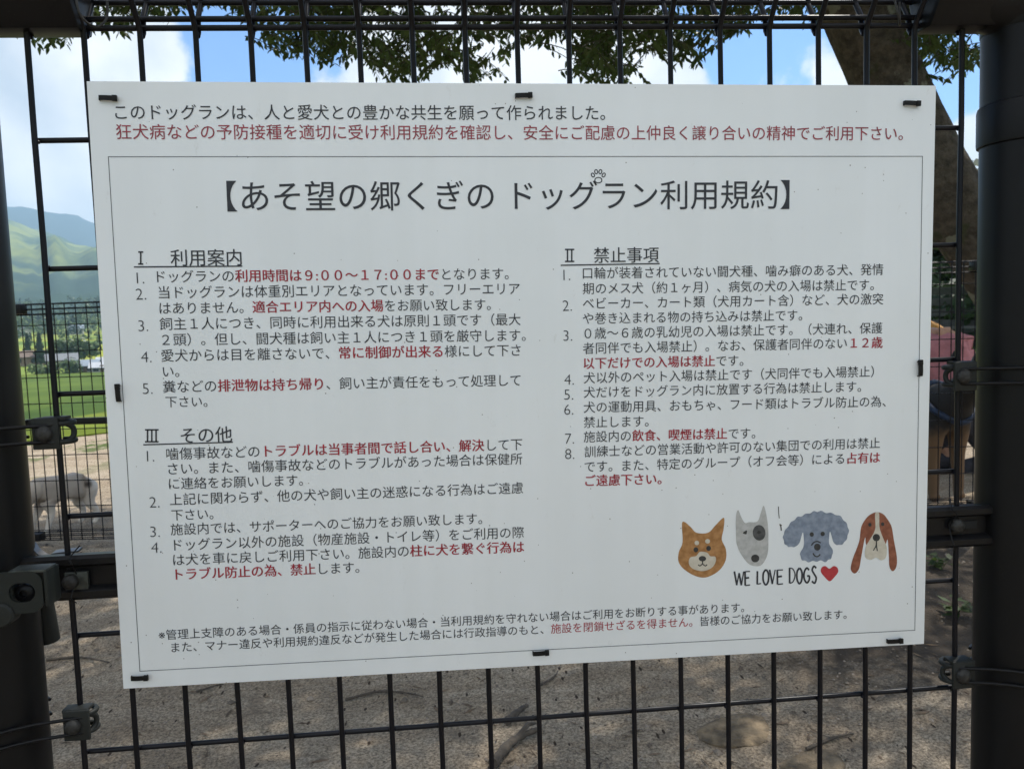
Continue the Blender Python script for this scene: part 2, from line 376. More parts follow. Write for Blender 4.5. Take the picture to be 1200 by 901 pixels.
def sand_mat():
    m, nt, b = nodes('sandy soil'); N = nt.nodes.new; L = nt.links.new
    tc = N('ShaderNodeTexCoord')
    def nz(s, d=6, r=.6):
        t = N('ShaderNodeTexNoise'); t.inputs['Scale'].default_value = s; t.inputs['Detail'].default_value = d; t.inputs['Roughness'].default_value = r
        L(tc.outputs['Object'], t.inputs['Vector']); return t.outputs['Fac']
    def ramp(f, p0, c0, p1, c1):
        r = N('ShaderNodeValToRGB'); L(f, r.inputs[0]); r.color_ramp.elements[0].position = p0; r.color_ramp.elements[0].color = (*c0, 1)
        r.color_ramp.elements[1].position = p1; r.color_ramp.elements[1].color = (*c1, 1); return r.outputs[0]
    def mix(f, a, c, mode='MIX'):
        x = N('ShaderNodeMix'); x.data_type = 'RGBA'; x.blend_type = mode
        for k, s in ((0, f), (6, a), (7, c)):
            if isinstance(s, (float, int)): x.inputs[k].default_value = s
            elif isinstance(s, tuple): x.inputs[k].default_value = (*s, 1)
            else: L(s, x.inputs[k])
        return x.outputs[2]
    big = ramp(nz(1.3, 5), .35, (.49, .405, .305), .65, (.60, .51, .395))
    fine = ramp(nz(150, 3, .8), .38, (.32, .30, .28), .62, (1.3, 1.28, 1.25))
    c = mix(.9, big, fine, 'MULTIPLY')
    mr_ = N('ShaderNodeMapping'); mr_.inputs['Scale'].default_value = (.9, 5.5, 1); mr_.inputs['Rotation'].default_value = (0, 0, -.1); L(tc.outputs['Object'], mr_.inputs[0])
    tr = N('ShaderNodeTexNoise'); tr.inputs['Scale'].default_value = 1.6; tr.inputs['Detail'].default_value = 7; tr.inputs['Roughness'].default_value = .65; L(mr_.outputs[0], tr.inputs['Vector'])
    c = mix(1.0, c, ramp(tr.outputs['Fac'], .42, (.80, .77, .74), .58, (1, 1, 1)), 'MULTIPLY')        # trampled ruts
    patch = ramp(nz(7, 8, .72), .56, (0, 0, 0), .70, (1, 1, 1))
    c = mix(patch, c, (.24, .19, .14))
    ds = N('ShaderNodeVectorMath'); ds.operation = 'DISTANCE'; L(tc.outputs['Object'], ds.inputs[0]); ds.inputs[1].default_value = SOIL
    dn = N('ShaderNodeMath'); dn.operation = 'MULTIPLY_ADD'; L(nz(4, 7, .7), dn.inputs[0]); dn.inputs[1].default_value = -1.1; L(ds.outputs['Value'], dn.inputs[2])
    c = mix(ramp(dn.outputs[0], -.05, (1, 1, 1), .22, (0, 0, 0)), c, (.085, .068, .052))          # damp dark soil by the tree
    # flecks of dark bark crumbs
    mp = N('ShaderNodeMapping'); mp.inputs['Scale'].default_value = (1, .35, 1); mp.inputs['Rotation'].default_value = (0, 0, .7); L(tc.outputs['Object'], mp.inputs[0])
    v = N('ShaderNodeTexVoronoi'); v.inputs['Scale'].default_value = 60; L(mp.outputs[0], v.inputs['Vector'])
    sep = N('ShaderNodeSeparateColor'); L(v.outputs['Color'], sep.inputs[0])
    lt = N('ShaderNodeMath'); lt.operation = 'LESS_THAN'; L(v.outputs['Distance'], lt.inputs[0]); lt.inputs[1].default_value = .22
    pr = N('ShaderNodeMath'); pr.operation = 'LESS_THAN'; L(sep.outputs[1], pr.inputs[0]); pr.inputs[1].default_value = .16
    mu = N('ShaderNodeMath'); mu.operation = 'MULTIPLY'; L(lt.outputs[0], mu.inputs[0]); L(pr.outputs[0], mu.inputs[1])
    c = mix(mu.outputs[0], c, (.07, .05, .036))
    # grass tufts far out
    gr = ramp(nz(1.6, 7, .7), .55, (0, 0, 0), .60, (1, 1, 1))
    ln = N('ShaderNodeVectorMath'); ln.operation = 'LENGTH'; L(tc.outputs['Object'], ln.inputs[0])
    fr = N('ShaderNodeMapRange'); L(ln.outputs['Value'], fr.inputs[0]); fr.inputs[1].default_value = 5.0; fr.inputs[2].default_value = 7.5
    mg = N('ShaderNodeMath'); mg.operation = 'MULTIPLY'; L(gr, mg.inputs[0]); L(fr.outputs[0], mg.inputs[1])
    c = mix(mg.outputs[0], c, (.075, .12, .025))
    L(c, b.inputs['Base Color']); b.inputs['Roughness'].default_value = .95; b.inputs['Specular IOR Level'].default_value = .15
    s = N('ShaderNodeMath'); s.operation = 'MULTIPLY_ADD'; L(nz(90, 8, .75), s.inputs[0]); s.inputs[1].default_value = .8; L(nz(9, 6, .6), s.inputs[2])
    bp = N('ShaderNodeBump'); bp.inputs['Strength'].default_value = .9; bp.inputs['Distance'].default_value = .035; L(s.outputs[0], bp.inputs['Height']); L(bp.outputs[0], b.inputs['Normal'])
    return m
def grass_mat(name, c1, c2, scale, stripes=None):
    m, nt, b = nodes(name); N = nt.nodes.new; L = nt.links.new
    tc = N('ShaderNodeTexCoord'); t = N('ShaderNodeTexNoise'); t.inputs['Scale'].default_value = scale; t.inputs['Detail'].default_value = 8
    L(tc.outputs['Object'], t.inputs['Vector']); r = N('ShaderNodeValToRGB'); L(t.outputs['Fac'], r.inputs[0])
    r.color_ramp.elements[0].position = .35; r.color_ramp.elements[0].color = (*c1, 1); r.color_ramp.elements[1].position = .65; r.color_ramp.elements[1].color = (*c2, 1)
    last = r.outputs[0]
    if stripes:
        sx = N('ShaderNodeSeparateXYZ'); L(tc.outputs['Object'], sx.inputs[0])
        v = N('ShaderNodeTexVoronoi'); v.inputs['Scale'].default_value = 1
        mp = N('ShaderNodeMapping'); mp.inputs['Scale'].default_value = stripes; mp.inputs['Rotation'].default_value = (0, 0, .45); L(tc.outputs['Object'], mp.inputs[0]); L(mp.outputs[0], v.inputs['Vector'])
        rr = N('ShaderNodeValToRGB'); se = N('ShaderNodeSeparateColor'); L(v.outputs['Color'], se.inputs[0]); L(se.outputs[0], rr.inputs[0])
        rr.color_ramp.interpolation = 'CONSTANT'
        rr.color_ramp.elements[0].color = (.62, .72, .6, 1); rr.color_ramp.elements[1].position = .35; rr.color_ramp.elements[1].color = (1, 1, 1, 1)
        e = rr.color_ramp.elements.new(.7); e.color = (1.5, 1.25, .9, 1)
        mx = N('ShaderNodeMix'); mx.data_type = 'RGBA'; mx.blend_type = 'MULTIPLY'; mx.inputs[0].default_value = 1; L(last, mx.inputs[6]); L(rr.outputs[0], mx.inputs[7]); last = mx.outputs[2]
    L(last, b.inputs['Base Color']); b.inputs['Roughness'].default_value = .9; b.inputs['Specular IOR Level'].default_value = .1
    return m
def hill_mat():
    m, nt, b = nodes('hill cover'); N = nt.nodes.new; L = nt.links.new
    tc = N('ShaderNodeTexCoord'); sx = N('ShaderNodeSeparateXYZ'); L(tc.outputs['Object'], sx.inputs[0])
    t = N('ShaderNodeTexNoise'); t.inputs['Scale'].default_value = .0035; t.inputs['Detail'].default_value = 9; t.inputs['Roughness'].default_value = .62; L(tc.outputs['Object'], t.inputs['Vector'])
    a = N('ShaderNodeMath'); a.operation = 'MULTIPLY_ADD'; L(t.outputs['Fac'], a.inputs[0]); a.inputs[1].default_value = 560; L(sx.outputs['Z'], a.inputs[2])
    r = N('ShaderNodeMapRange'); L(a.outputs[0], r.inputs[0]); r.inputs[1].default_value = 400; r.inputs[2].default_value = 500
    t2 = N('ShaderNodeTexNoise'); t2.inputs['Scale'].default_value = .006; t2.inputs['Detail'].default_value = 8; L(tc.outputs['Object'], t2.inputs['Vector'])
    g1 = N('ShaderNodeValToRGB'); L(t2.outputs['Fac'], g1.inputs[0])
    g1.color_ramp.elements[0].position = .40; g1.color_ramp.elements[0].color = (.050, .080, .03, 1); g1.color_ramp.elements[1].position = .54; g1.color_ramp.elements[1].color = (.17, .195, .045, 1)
    mx = N('ShaderNodeMix'); mx.data_type = 'RGBA'; L(r.outputs[0], mx.inputs[0]); mx.inputs[6].default_value = (.028, .05, .03, 1); L(g1.outputs[0], mx.inputs[7])  # lower flank: cloud shadow put into the colour as dark forest
    # the far ridge is wooded
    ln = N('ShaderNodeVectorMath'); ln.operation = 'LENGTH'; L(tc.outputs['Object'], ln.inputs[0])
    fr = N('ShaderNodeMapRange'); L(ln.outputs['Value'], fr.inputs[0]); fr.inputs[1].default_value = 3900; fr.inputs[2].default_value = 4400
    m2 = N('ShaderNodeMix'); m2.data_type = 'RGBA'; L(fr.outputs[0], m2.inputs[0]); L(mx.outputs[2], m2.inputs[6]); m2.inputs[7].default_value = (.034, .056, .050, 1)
    L(m2.outputs[2], b.inputs['Base Color']); b.inputs['Roughness'].default_value = .95; b.inputs['Specular IOR Level'].default_value = .05
    return m
SAND_M = sand_mat()
MEADOW_M = grass_mat('meadow grass', (.050, .083, .010), (.082, .122, .018), .09, (.035, .004, .03))
VALLEY_M = grass_mat('field parcels', (.12, .17, .03), (.17, .22, .045), .02, (.011, .022, .01))
GRASSR_M = grass_mat('short turf', (.06, .11, .018), (.11, .17, .035), 3)
def relief(x, y, r):
    return (noise.fractal(Vector((x*1.7, y*1.7, .5)), 1, 2, 5)*.028+noise.fractal(Vector((x*9, y*9, 2.5)), 1, 2, 3)*.007) if r < 9.2 else 0
sand_edge = lambda a: min(plateau(a), 9.0)+.5*noise.noise(Vector((a*14, 2, 0)))-.6
fr = list(np.geomspace(.02, 1, 70)**1.0)
ground = ring('ground', [(lambda a, k=k: sand_edge(a)*k) for k in fr], SAND_M, relief)
def lerp_r(f0, f1, t): return lambda a: (f0(a) if callable(f0) else f0)*(1-t)+(f1(a) if callable(f1) else f1)*t
ring('meadow', [lerp_r(sand_edge, 60, 1-(1-t)**.5 if t < 1 else 1) if False else lerp_r(sand_edge, 60, t*t) for t in np.linspace(0, 1, 26)]+[60+k*(262-60)/24 for k in range(1, 25)], MEADOW_M)
ring('valley_fields', [262+k*(900-262)/40 for k in range(41)], VALLEY_M)
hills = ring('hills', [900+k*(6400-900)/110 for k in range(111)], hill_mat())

# ------------------------------------------------------------------ near fence
YW = .012                                   # plane of the vertical wires
def xz(u, v, Y=YW):
    p = on_y(u, v, Y); return p.x, p.z
xs_top = [xz(u, 70)[0] for u in (32, 100, 165, 229, 296, 360, 422, 484, 545, 607, 667, 727, 785, 843, 902, 959, 1016, 1073, 1128)]
xs_bot = [xz(u, 850)[0] for u in (97, 161, 221, 282, 343, 402, 460, 516, 574, 631, 687, 743, 798, 852, 906, 959, 1013, 1067, 1121)]
mid = [(a+b)/2 for a, b in zip(xs_top, xs_bot)]
kx = np.polyfit(range(19), mid, 1); PITCH = kx[0]; X0 = kx[1]
zl = [(xz(u, v)[1]+xz(u2, v2)[1])/2 for (u, v), (u2, v2) in zip([(75, 163), (85, 315), (95, 463), (105, 604), (120, 742), (130, 878)], [(1110, 148), (1105, 287), (1100, 422), (1105, 553), (1105, 683), (1100, 813)])]
kz = np.polyfit(range(6), zl, 1); ZP = -kz[0]
ZA = xz(600, 31)[1]                          # where the wires fold into the top bead
def wire_panel(x0, pitch, nx, zs, z_bot, z_top, r, n=8, mb=None, bottom_bead=True, bead=(.05, .06)):
    mb = mb or MB()
    bead_f, bead_u = bead
    for i in range(nx):
        x = x0+i*pitch
        # vertical wire, folded forward, back over the top and down to the panel again
        P = [(x, 0, z_bot), (x, 0, z_top-.004), (x, -.003, z_top+.002), (x, -bead_f, z_top+bead_u), (x, -bead_f+.006, z_top+bead_u+.006), (x, .018, z_top+bead_u*.62), (x, .022, z_top+bead_u*.50), (x, .0105, z_top+.012), (x, .0085, z_top-.002), (x, .005, z_top-.0065)]
        if bead[0] >= .02:
            k_ = 9; P = P[:1]+[(x+rng.uniform(-.0005, .0005), rng.uniform(-.0003, .0003), z_bot+(z_top-z_bot)*j/k_) for j in range(1, k_)]+P[1:]
            for z in zs: mb.lathe([(.0004, -.0021), (.0024, -.0012), (.0029, 0), (.0024, .0012), (.0004, .0021)], (x+rng.uniform(-.0006, .0006), r*1.1, z+rng.choice((-1, 1))*r*.7), 'z', 8)
        if bead[0] < .02: P = [(x, 0, z_bot), (x, 0, z_top+bead_u)]
        if bottom_bead and bead[0] < .02: P[0] = (x, 0, z_bot-.04)
        elif bottom_bead: P = [(x, .0085, z_bot+.012), (x, .02, z_bot-.02), (x, -.035, z_bot-.045), (x, -.002, z_bot)]+P[1:]
        mb.tube(P, r, n)
    xa, xb = x0-r*1.6, x0+(nx-1)*pitch+r*1.6
    for z in zs: mb.tube([(xa, 2*r, z), (xb, 2*r, z)], r*.96, n)
    if bead[0] < .02:
        for z in (z_top, z_top+bead_u*.5, z_top+bead_u, z_bot, z_bot-.019, z_bot-.038):
            mb.tube([(xa, 2*r, z), (xb, 2*r, z)], r*1.1, n); mb.tube([(xa, .02, z+.004), (xb, .02, z+.004)], r*.8, n)
        return mb
    for y, z in ((2*r, z_top+.001), (.0065, z_top+.0095), (-bead_f, z_top+bead_u-.008), (.0215, z_top+bead_u*.5)): mb.tube([(xa, y, z), (xb, y, z)], r, n)
    if bottom_bead:
        for y, z in ((2*r, z_bot), (-.030, z_bot-.038), (.016, z_bot-.018)): mb.tube([(xa, y, z), (xb, y, z)], r, n)
    return mb
fence = empty('mesh_fence', (0, YW, 0))
tag(fence, 'near dark wire mesh fence between two round posts, carrying the white rules board', 'fence')
WZ = [kz[1]+kz[0]*i for i in range(6) if True]+[kz[1]+kz[0]*6]
ZBOT = kz[1]+kz[0]*6.55
wp = wire_panel(X0, PITCH, 19, WZ, ZBOT, ZA, .00262, 10)
wp.build('wire_mesh', WIRE_M, fence, smooth=50)
# posts
PR = .0385
YP = .016
pl = on_y(33, 490, YP).x-PR-.0080; prx = on_y(1143.5, 450, YP).x+PR+.0085
def post(x, name='post', collar=True):
    mb = MB()
    mb.lathe([(PR, -.05), (PR, 1.30), (PR-.001, 1.3005)], (x, YP-YW, 0), 'z', 40)
    p = mb.build(name, POST_M, fence, smooth=40)
    if not collar: return p
    c = MB(); ztop = on_y(1150, 111, YP-PR).z; zlow = on_y(1150, 160, YP-PR).z
    c.lathe([(PR+.0003, zlow-.001), (PR+.0024, zlow), (PR+.0028, zlow+.003), (PR+.0028, ztop-.003), (PR+.002, ztop), (PR+.0003, ztop+.001)], (x, YP-YW, 0), 'z', 40)
    c.build('collar', POST_M, p, smooth=40)
    k = MB(); z0 = on_y(1160, 20, YP-PR).z
    k.lathe([(PR+.0002, z0-.001), (PR+.0007, z0), (PR+.0007, z0+.14), (PR-.004, z0+.152), (.012, z0+.16)], (x, YP-YW, 0), 'z', 40)
    k.build('post_cap', POST_M, p, smooth=40)
    return p
post_l = post(pl, collar=False); post_r = post(prx)
# sheet sleeves that close the ends of the top bead and reach the posts
def sleeve(x0, x1):
    tri = [(-.012, ZA-.005), (-.018, ZA+.004), (-.058, ZA+.06), (-.05, ZA+.074), (.02, ZA+.05), (.027, ZA+.034), (.016, ZA-.004)]
    mb = MB(); n = len(tri); xsn = np.linspace(x0, x1, 5)
    vs = [(x, y, z) for x in xsn for y, z in tri]
    fs = [(i*n+j, i*n+(j+1) % n, (i+1)*n+(j+1) % n, (i+1)*n+j) for i in range(4) for j in range(n)]+[tuple(range(n)), tuple(4*n+j for j in range(n))]
    mb.add(vs, fs)
    return mb.build('top_sleeve', RAIL_M, fence, smooth=30, bevel=.0025)
xl_end = on_y(98, 20, YW).x; xr_end = on_y(1082, 20, YW).x
sleeve(pl+.01, xl_end); sleeve(prx-.01, xr_end)
for xc, s in ((pl, 1), (prx, -1)):            # round neck between post and sleeve
    mb = MB(); mb.tube([(xc+s*.01, 0, ZA+.018), (xc+s*(PR+.006), 0, ZA+.022), (xc+s*(PR+.03), 0, ZA+.026)], [.034, .028, .022], 20)
    mb.build('sleeve_neck', RAIL_M, fence, smooth=60)
# wire hooks on the bead near the sleeves
for u in (107, 1052):
    mb = MB(); p = on_y(u, 12, YW-.03)
    mb.tube(catmull([(p.x-.012, -.034, p.z+.03), (p.x-.006, -.04, p.z-.006), (p.x+.002, -.03, p.z-.014), (p.x+.008, -.02, p.z-.004), (p.x+.009, -.018, p.z+.012)], 5, False), .0011, 6)
    mb.build('sleeve_clip', BOLT_M, fence, smooth=60)
# mid rail: open channel with rolled lips, wires run inside it
zr = (sum(xz(u, v, .002)[1] for u, v in ((120, 652), (120, 703), (1100, 597), (1100, 640))))/4
RH = .0215
prof = [(-.0065, -RH), (-.0095, -RH+.003), (-.0095, -RH+.0085), (-.0065, -RH+.011), (-.002, -RH+.0125), (-.002, RH-.0125), (-.0065, RH-.011), (-.0095, RH-.0085), (-.0095, RH-.003), (-.0065, RH), (.009, RH-.002), (.009, -RH+.002)]
mb = MB(); n = len(prof); xa, xb = pl+PR-.004, prx-PR+.006
vs = [(x, y, zr+z) for x in (xa, xb) for y, z in prof]
mb.add(vs, [(j, (j+1) % n, n+(j+1) % n, n+j) for j in range(n)]+[tuple(range(n)), tuple(range(n, 2*n))])
rail = mb.build('mid_rail', RAIL_M, fence, smooth=40)
def bolt_at(u, v, Y, r, parent, name='bolt', hexhead=False):
    p = on_y(u, v, Y); b = MB()
    b.lathe([(r*.98, .004), (r, .0005), (r*.95, -.0015), (r*.72, -.0038), (r*.3, -.005)], (p.x, Y-YW, p.z), 'y', 6 if hexhead else 20)
    return b.build(name, BOLT_M, parent, smooth=40)
b0 = MB(); p = on_y(88, 682, .004); b0.box((p.x+.001, -.0055, p.z), (.021, .004, .019)); b0.build('bolt_plate', STEEL_M, rail, bevel=.0008)
bolt_at(82, 682, .002, .0072, rail)
b0 = MB(); p = on_y(1131, 616, .006); b0.box((p.x, -.0030, p.z), (.030, .0015, .0085)); b0.build('bolt_slot', mat('dark slot', (.004, .004, .004), .8), rail, bevel=.0005)
bolt_at(1122, 616, .0055, .0078, rail)
for u in (85, 1117):                           # thin tie wire around the rail
    p = on_y(u, 660, 0); mb = MB()
    mb.tube(catmull([(p.x+.003, -.002, zr+RH+.008), (p.x-.002, -.012, zr+RH-.001), (p.x+.001, -.0155, zr+RH-.006), (p.x+.0, -.006, zr), (p.x-.002, -.0155, zr-RH+.006), (p.x+.001, -.012, zr-RH-.001)], 4, False), (.0006), 5)
    mb.build('tie_wire', RAIL_M, rail, smooth=60)
# latch bracket on the left post: slotted plate folded into a box
def rrect(cx, cz, hx, hz, r, n=6):
    out = []
    for sx, sz, a0 in ((1, 1, 0), (-1, 1, 90), (-1, -1, 180), (1, -1, 270)):
        for k in range(n+1):
            a = rad(a0+90*k/n); out.append((cx+sx*(hx-r)+r*math.cos(a), cz+sz*(hz-r)+r*math.sin(a)))
    return out
Yb = YP-PR-.020
pa = on_y(-14, 672, Yb); pb = on_y(52, 717, Yb)
cx, cz = (pa.x+pb.x)/2, (pa.z+pb.z)/2; hx, hz = (pb.x-pa.x)/2, (pa.z-pb.z)/2
sl_a = on_y(9, 684, Yb); sl_b = on_y(42, 705, Yb)
o_ = rrect(cx, cz, hx, hz, .011); i_ = rrect((sl_a.x+sl_b.x)/2, (sl_a.z+sl_b.z)/2, (sl_b.x-sl_a.x)/2, (sl_a.z-sl_b.z)/2, .0085)
mb = MB(); n = len(o_)
def lay(y): return [(x, y-YW, z) for x, z in o_]+[(x, y-YW, z) for x, z in i_]
vs = lay(Yb)+lay(Yb+.0028); fs = []
for j in range(n):
    k = (j+1) % n
    fs += [(j, k, n+k, n+j), (2*n+j, 3*n+j, 3*n+k, 2*n+k), (j, 2*n+j, 2*n+k, k), (n+j, n+k, 3*n+k, 3*n+j)]
mb.add(vs, fs)
LATCH_M = paint_mat('worn grey steel', (.016, .0185, .017), .45, .6, (.085, .085, .072))
latch = mb.build('latch_bracket', LATCH_M, fence, smooth=40)
mb = MB(); mb.box((cx+hx+.003, Yb+.011-YW, cz+.002), (.003, .022, hz*1.7)); mb.build('side_plate', LATCH_M, latch, bevel=.0008)
mb = MB(); mb.box((cx+.010, Yb+.010-YW, cz+hz-.0005), (hx*1.45, .019, .0028)); mb.build('top_tab', STEEL_M, latch, bevel=.001)
p1 = on_y(30, 694, Yb+.012); mb = MB(); mb.lathe([(.0085, .006), (.0085, -.002), (.006, -.004), (.0035, -.0042), (.003, -.001)], (p1.x, Yb+.012-YW, p1.z), 'y', 20); mb.build('latch_bolt', RAIL_M, latch)
p1 = on_y(20, 694, Yb+.012); mb = MB(); mb.box((p1.x-.004, Yb+.016-YW, p1.z), (.006, .02, .02)); mb.build('latch_pin', STEEL_M, latch, bevel=.0006)
p1 = on_y(0, 722, Yb-.003); mb = MB(); mb.lathe([(.0105, .012), (.0105, -.001), (.009, -.003), (.004, -.0035)], (p1.x, Yb-YW, p1.z), 'y', 24); mb.build('pivot_bolt', CAST_M, latch)
# bent bright striker strip above the rail and the cut tube end hanging behind the post
q0, q1, q2, q3, q4 = [on_y(u, v, .03) for u, v in ((36, 632), (47, 646), (58, 652), (66, 646), (95, 643))]
mb = MB(); path = catmull([tuple(q0), tuple(q1), tuple(q2), tuple(on_y(62, 650, .03)), tuple(q3), tuple(q4)], 5, False)
for k in range(len(path)-1):
    a, b = Vector(path[k]), Vector(path[k+1])
    mb.add([(a.x, .012, a.z), (b.x, .012, b.z), (b.x, .021, b.z+.001), (a.x, .021, a.z+.001), (a.x, .012, a.z-.0016), (b.x, .012, b.z-.0016), (b.x, .021, b.z-.0006), (a.x, .021, a.z-.0006)],
           [(0, 1, 2, 3), (4, 7, 6, 5), (0, 4, 5, 1), (2, 6, 7, 3)])
mb.build('striker_strip', SHINY_M, rail, smooth=60)
q0, q1 = on_y(48, 700, .05), on_y(57, 750, .055)
mb = MB(); dv = (q1-q0); mb.tube([(q0.x, q0.y-YW, q0.z), (q1.x, q1.y-YW, q1.z)], .0105, 18); mb.build('drop_tube', CAST_M, latch, smooth=40)
# band clamps that tie the panel edge to the posts
def clamp(u_pl, u_bolt, v, xw, xpost, s):
    c = on_y(u_pl, v, YW-.012); zc = c.z
    pm = MB(); xpl = c.x
    pm.box((xpl, -.0125, zc), (.021, .0035, .029)); pm.box((xpl-s*.0115, -.008, zc), (.0035, .012, .029))
    pm.box((xw+s*.0, -.0055, zc+.0135), (.024, .013, .003))
    cl = pm.build('post_clamp', CAST_M, fence, bevel=.0009)
    bm_ = MB(); p = on_y(u_bolt, v, YW-.015)
    bm_.lathe([(.0078, .002), (.0078, -.001), (.0066, -.0035), (.0035, -.005), (.0015, -.0052)], (p.x, -.0145, zc), 'y', 18); bm_.build('bolt', BOLT_M, cl, smooth=40)
    # hooked jaw round the edge wire
    hk = MB()
    for dz in (-.0085, .0085):
        hk.tube(catmull([(xpl, -.011, zc+dz), (xw, -.0125, zc+dz), (xw+s*.0115, -.008, zc+dz), (xw+s*.014, .001, zc+dz), (xw+s*.008, .008, zc+dz), (xw, .009, zc+dz)], 5, False), .0026, 8)
    hk.tube(catmull([(xw+s*.0105, -.009, zc-.009), (xw+s*.0145, -.003, zc-.004), (xw+s*.0145, -.003, zc+.004), (xw+s*.0105, -.009, zc+.009)], 5, False), .0026, 8)
    hk.build('hook', CAST_M, cl, smooth=60)
    bd = MB()
    for dz in (-.0075, .0075):
        rr_ = PR+.0022; P = []
        for k in range(25):
            a = rad(-200+k*(220)/24) if True else 0
            P.append((xpost-s*rr_*math.cos(a+math.pi/2+math.pi/2) if False else xpost+s*rr_*math.cos(rad(-75-k*205/24)), (YP-YW)+rr_*math.sin(rad(-75-k*205/24)), zc+dz))
        P = [(xpl+s*.006, -.0125, zc+dz), (xpost+s*(PR+.004), -.021, zc+dz)]+[(xpost+s*rr_*math.cos(rad(t)), (YP-YW)+rr_*math.sin(rad(t)), zc+dz) for t in np.linspace(-52, -320, 34)]
        bd.tube(P, .0017, 7)
    bd.build('band', RAIL_M, cl, smooth=60)
    return cl
xw_l, xw_r = X0, X0+18*PITCH
clamp(56, 51, 508, xw_l, pl, 1); clamp(92, 85, 849, xw_l, pl, 1)
clamp(1129, 1130, 441, xw_r, prx, -1); clamp(1127, 1129, 790, xw_r, prx, -1)

# ------------------------------------------------------------------ sign board
sign = empty('notice_board', (0, 0, SIGN_Z)); sign.rotation_euler = (0, TILT, 0)
tag(sign, 'white board of printed Japanese rules with four dog faces, tied to the fence', 'sign')
BW, BH, BT = .800, .563, .0016
mb = MB(); mb.box((0, BT/2, 0), (BW, BT, BH)); mb.build('board', BOARD_M, sign, bevel=.0004)
def sp(u, v):                                # photo pixel -> board coordinates
    p = on_y(u, v, 0)-Vector((0, 0, SIGN_Z))
    return p.x*CA-p.z*SA, p.x*SA+p.z*CA
def text_mesh(s, off):
    c = bpy.data.curves.new('t', 'FONT'); c.body = s; c.size = 1; c.offset = off; c.resolution_u = 3 if len(s) > 25 else 5
    o = bpy.data.objects.new('t', c); COL.objects.link(o); bpy.context.view_layer.update()
    me = bpy.data.meshes.new_from_object(o.evaluated_get(bpy.context.evaluated_depsgraph_get()))
    v = np.zeros(len(me.vertices)*3); me.vertices.foreach_get('co', v); v = v.reshape(-1, 3)
    fs = [tuple(p.vertices) for p in me.polygons]
    bpy.data.objects.remove(o); bpy.data.curves.remove(c); bpy.data.meshes.remove(me)
    return v, fs
def advance(s):                               # width of a run in em
    a, _ = text_mesh(s+'国', 0); b, _ = text_mesh('国', 0)
    return a[:, 0].max()-b[:, 0].max()
def line(name, runs, p0, p1, wt=0.0, bold=.017, yk=1.0, px_em=None, mats=(INK, RED), depth=.0003, label=None):
    """runs: [(text, colour index, bold?)], p0 / p1: photo pixels of the middle of the visible first and last stroke"""
    (x0, z0), (x1, z1) = sp(*p0), sp(*p1)
    full = ''.join(r[0] for r in runs)
    v, _ = text_mesh(full, 0); a, b = v[:, 0].min(), v[:, 0].max()
    s = math.hypot(x1-x0, z1-z0)/(b-a) if px_em is None else px_em*BW/996; ang = math.atan2(z1-z0, x1-x0)
    mb = MB(); off = 0.0
    for t, ci, bd in runs:
        if t.strip('　 '):
            v, fs = text_mesh(t, 0 if px_em is None else -.014); q = bold if bd else wt
            ca, sa = math.cos(ang), math.sin(ang)
            for k, (sx_, sy_) in enumerate(((-q, 0), (q, 0), (0, q*.8)) if q else ((0, 0),)):   # heavier strokes: the same glyphs laid over each other
                xx = (v[:, 0]+off-a+sx_)*s; yy = (v[:, 1]-.36+sy_)*s*yk
                mb.add(np.stack([x0+xx*ca-yy*sa, np.full_like(xx, -depth-.00004*k), z0+xx*sa+yy*ca], 1), fs, ci)
        off += advance(t)
    o = mb.build(name, list(mats), sign, smooth=0, recalc=False)
    if label: o['label'] = label
    return o
def underline(p0, p1, w=.0006):
    (x0, z0), (x1, z1) = sp(*p0), sp(*p1); mb = MB()
    mb.add([(x0, -.0003, z0-w), (x1, -.0003, z1-w), (x1, -.0003, z1+w), (x0, -.0003, z0+w)], [(0, 1, 2, 3)])
    mb.build('underline', INK, sign, smooth=0, recalc=False)
K, D_ = 0, 1
line('notice_line', [('このドッグランは、人と愛犬との豊かな共生を願って作られました。', 0, 0)], (135, 132), (709, 133), wt=.002)
line('notice_line', [('狂犬病などの予防接種を適切に受け利用規約を確認し、安全にご配慮の上仲良く譲り合いの精神でご利用下さい。', 1, 0)], (136, 155), (1058, 157), wt=.002, mats=(INK, RED2), label='red notice line')
line('title', [('【あそ望の郷くぎの ドッグラン利用規約】', 0, 0)], (266, 231), (925, 229), wt=.002)
R_ = lambda s: (s, 1, 1)
B_ = lambda s: (s, 0, 0)
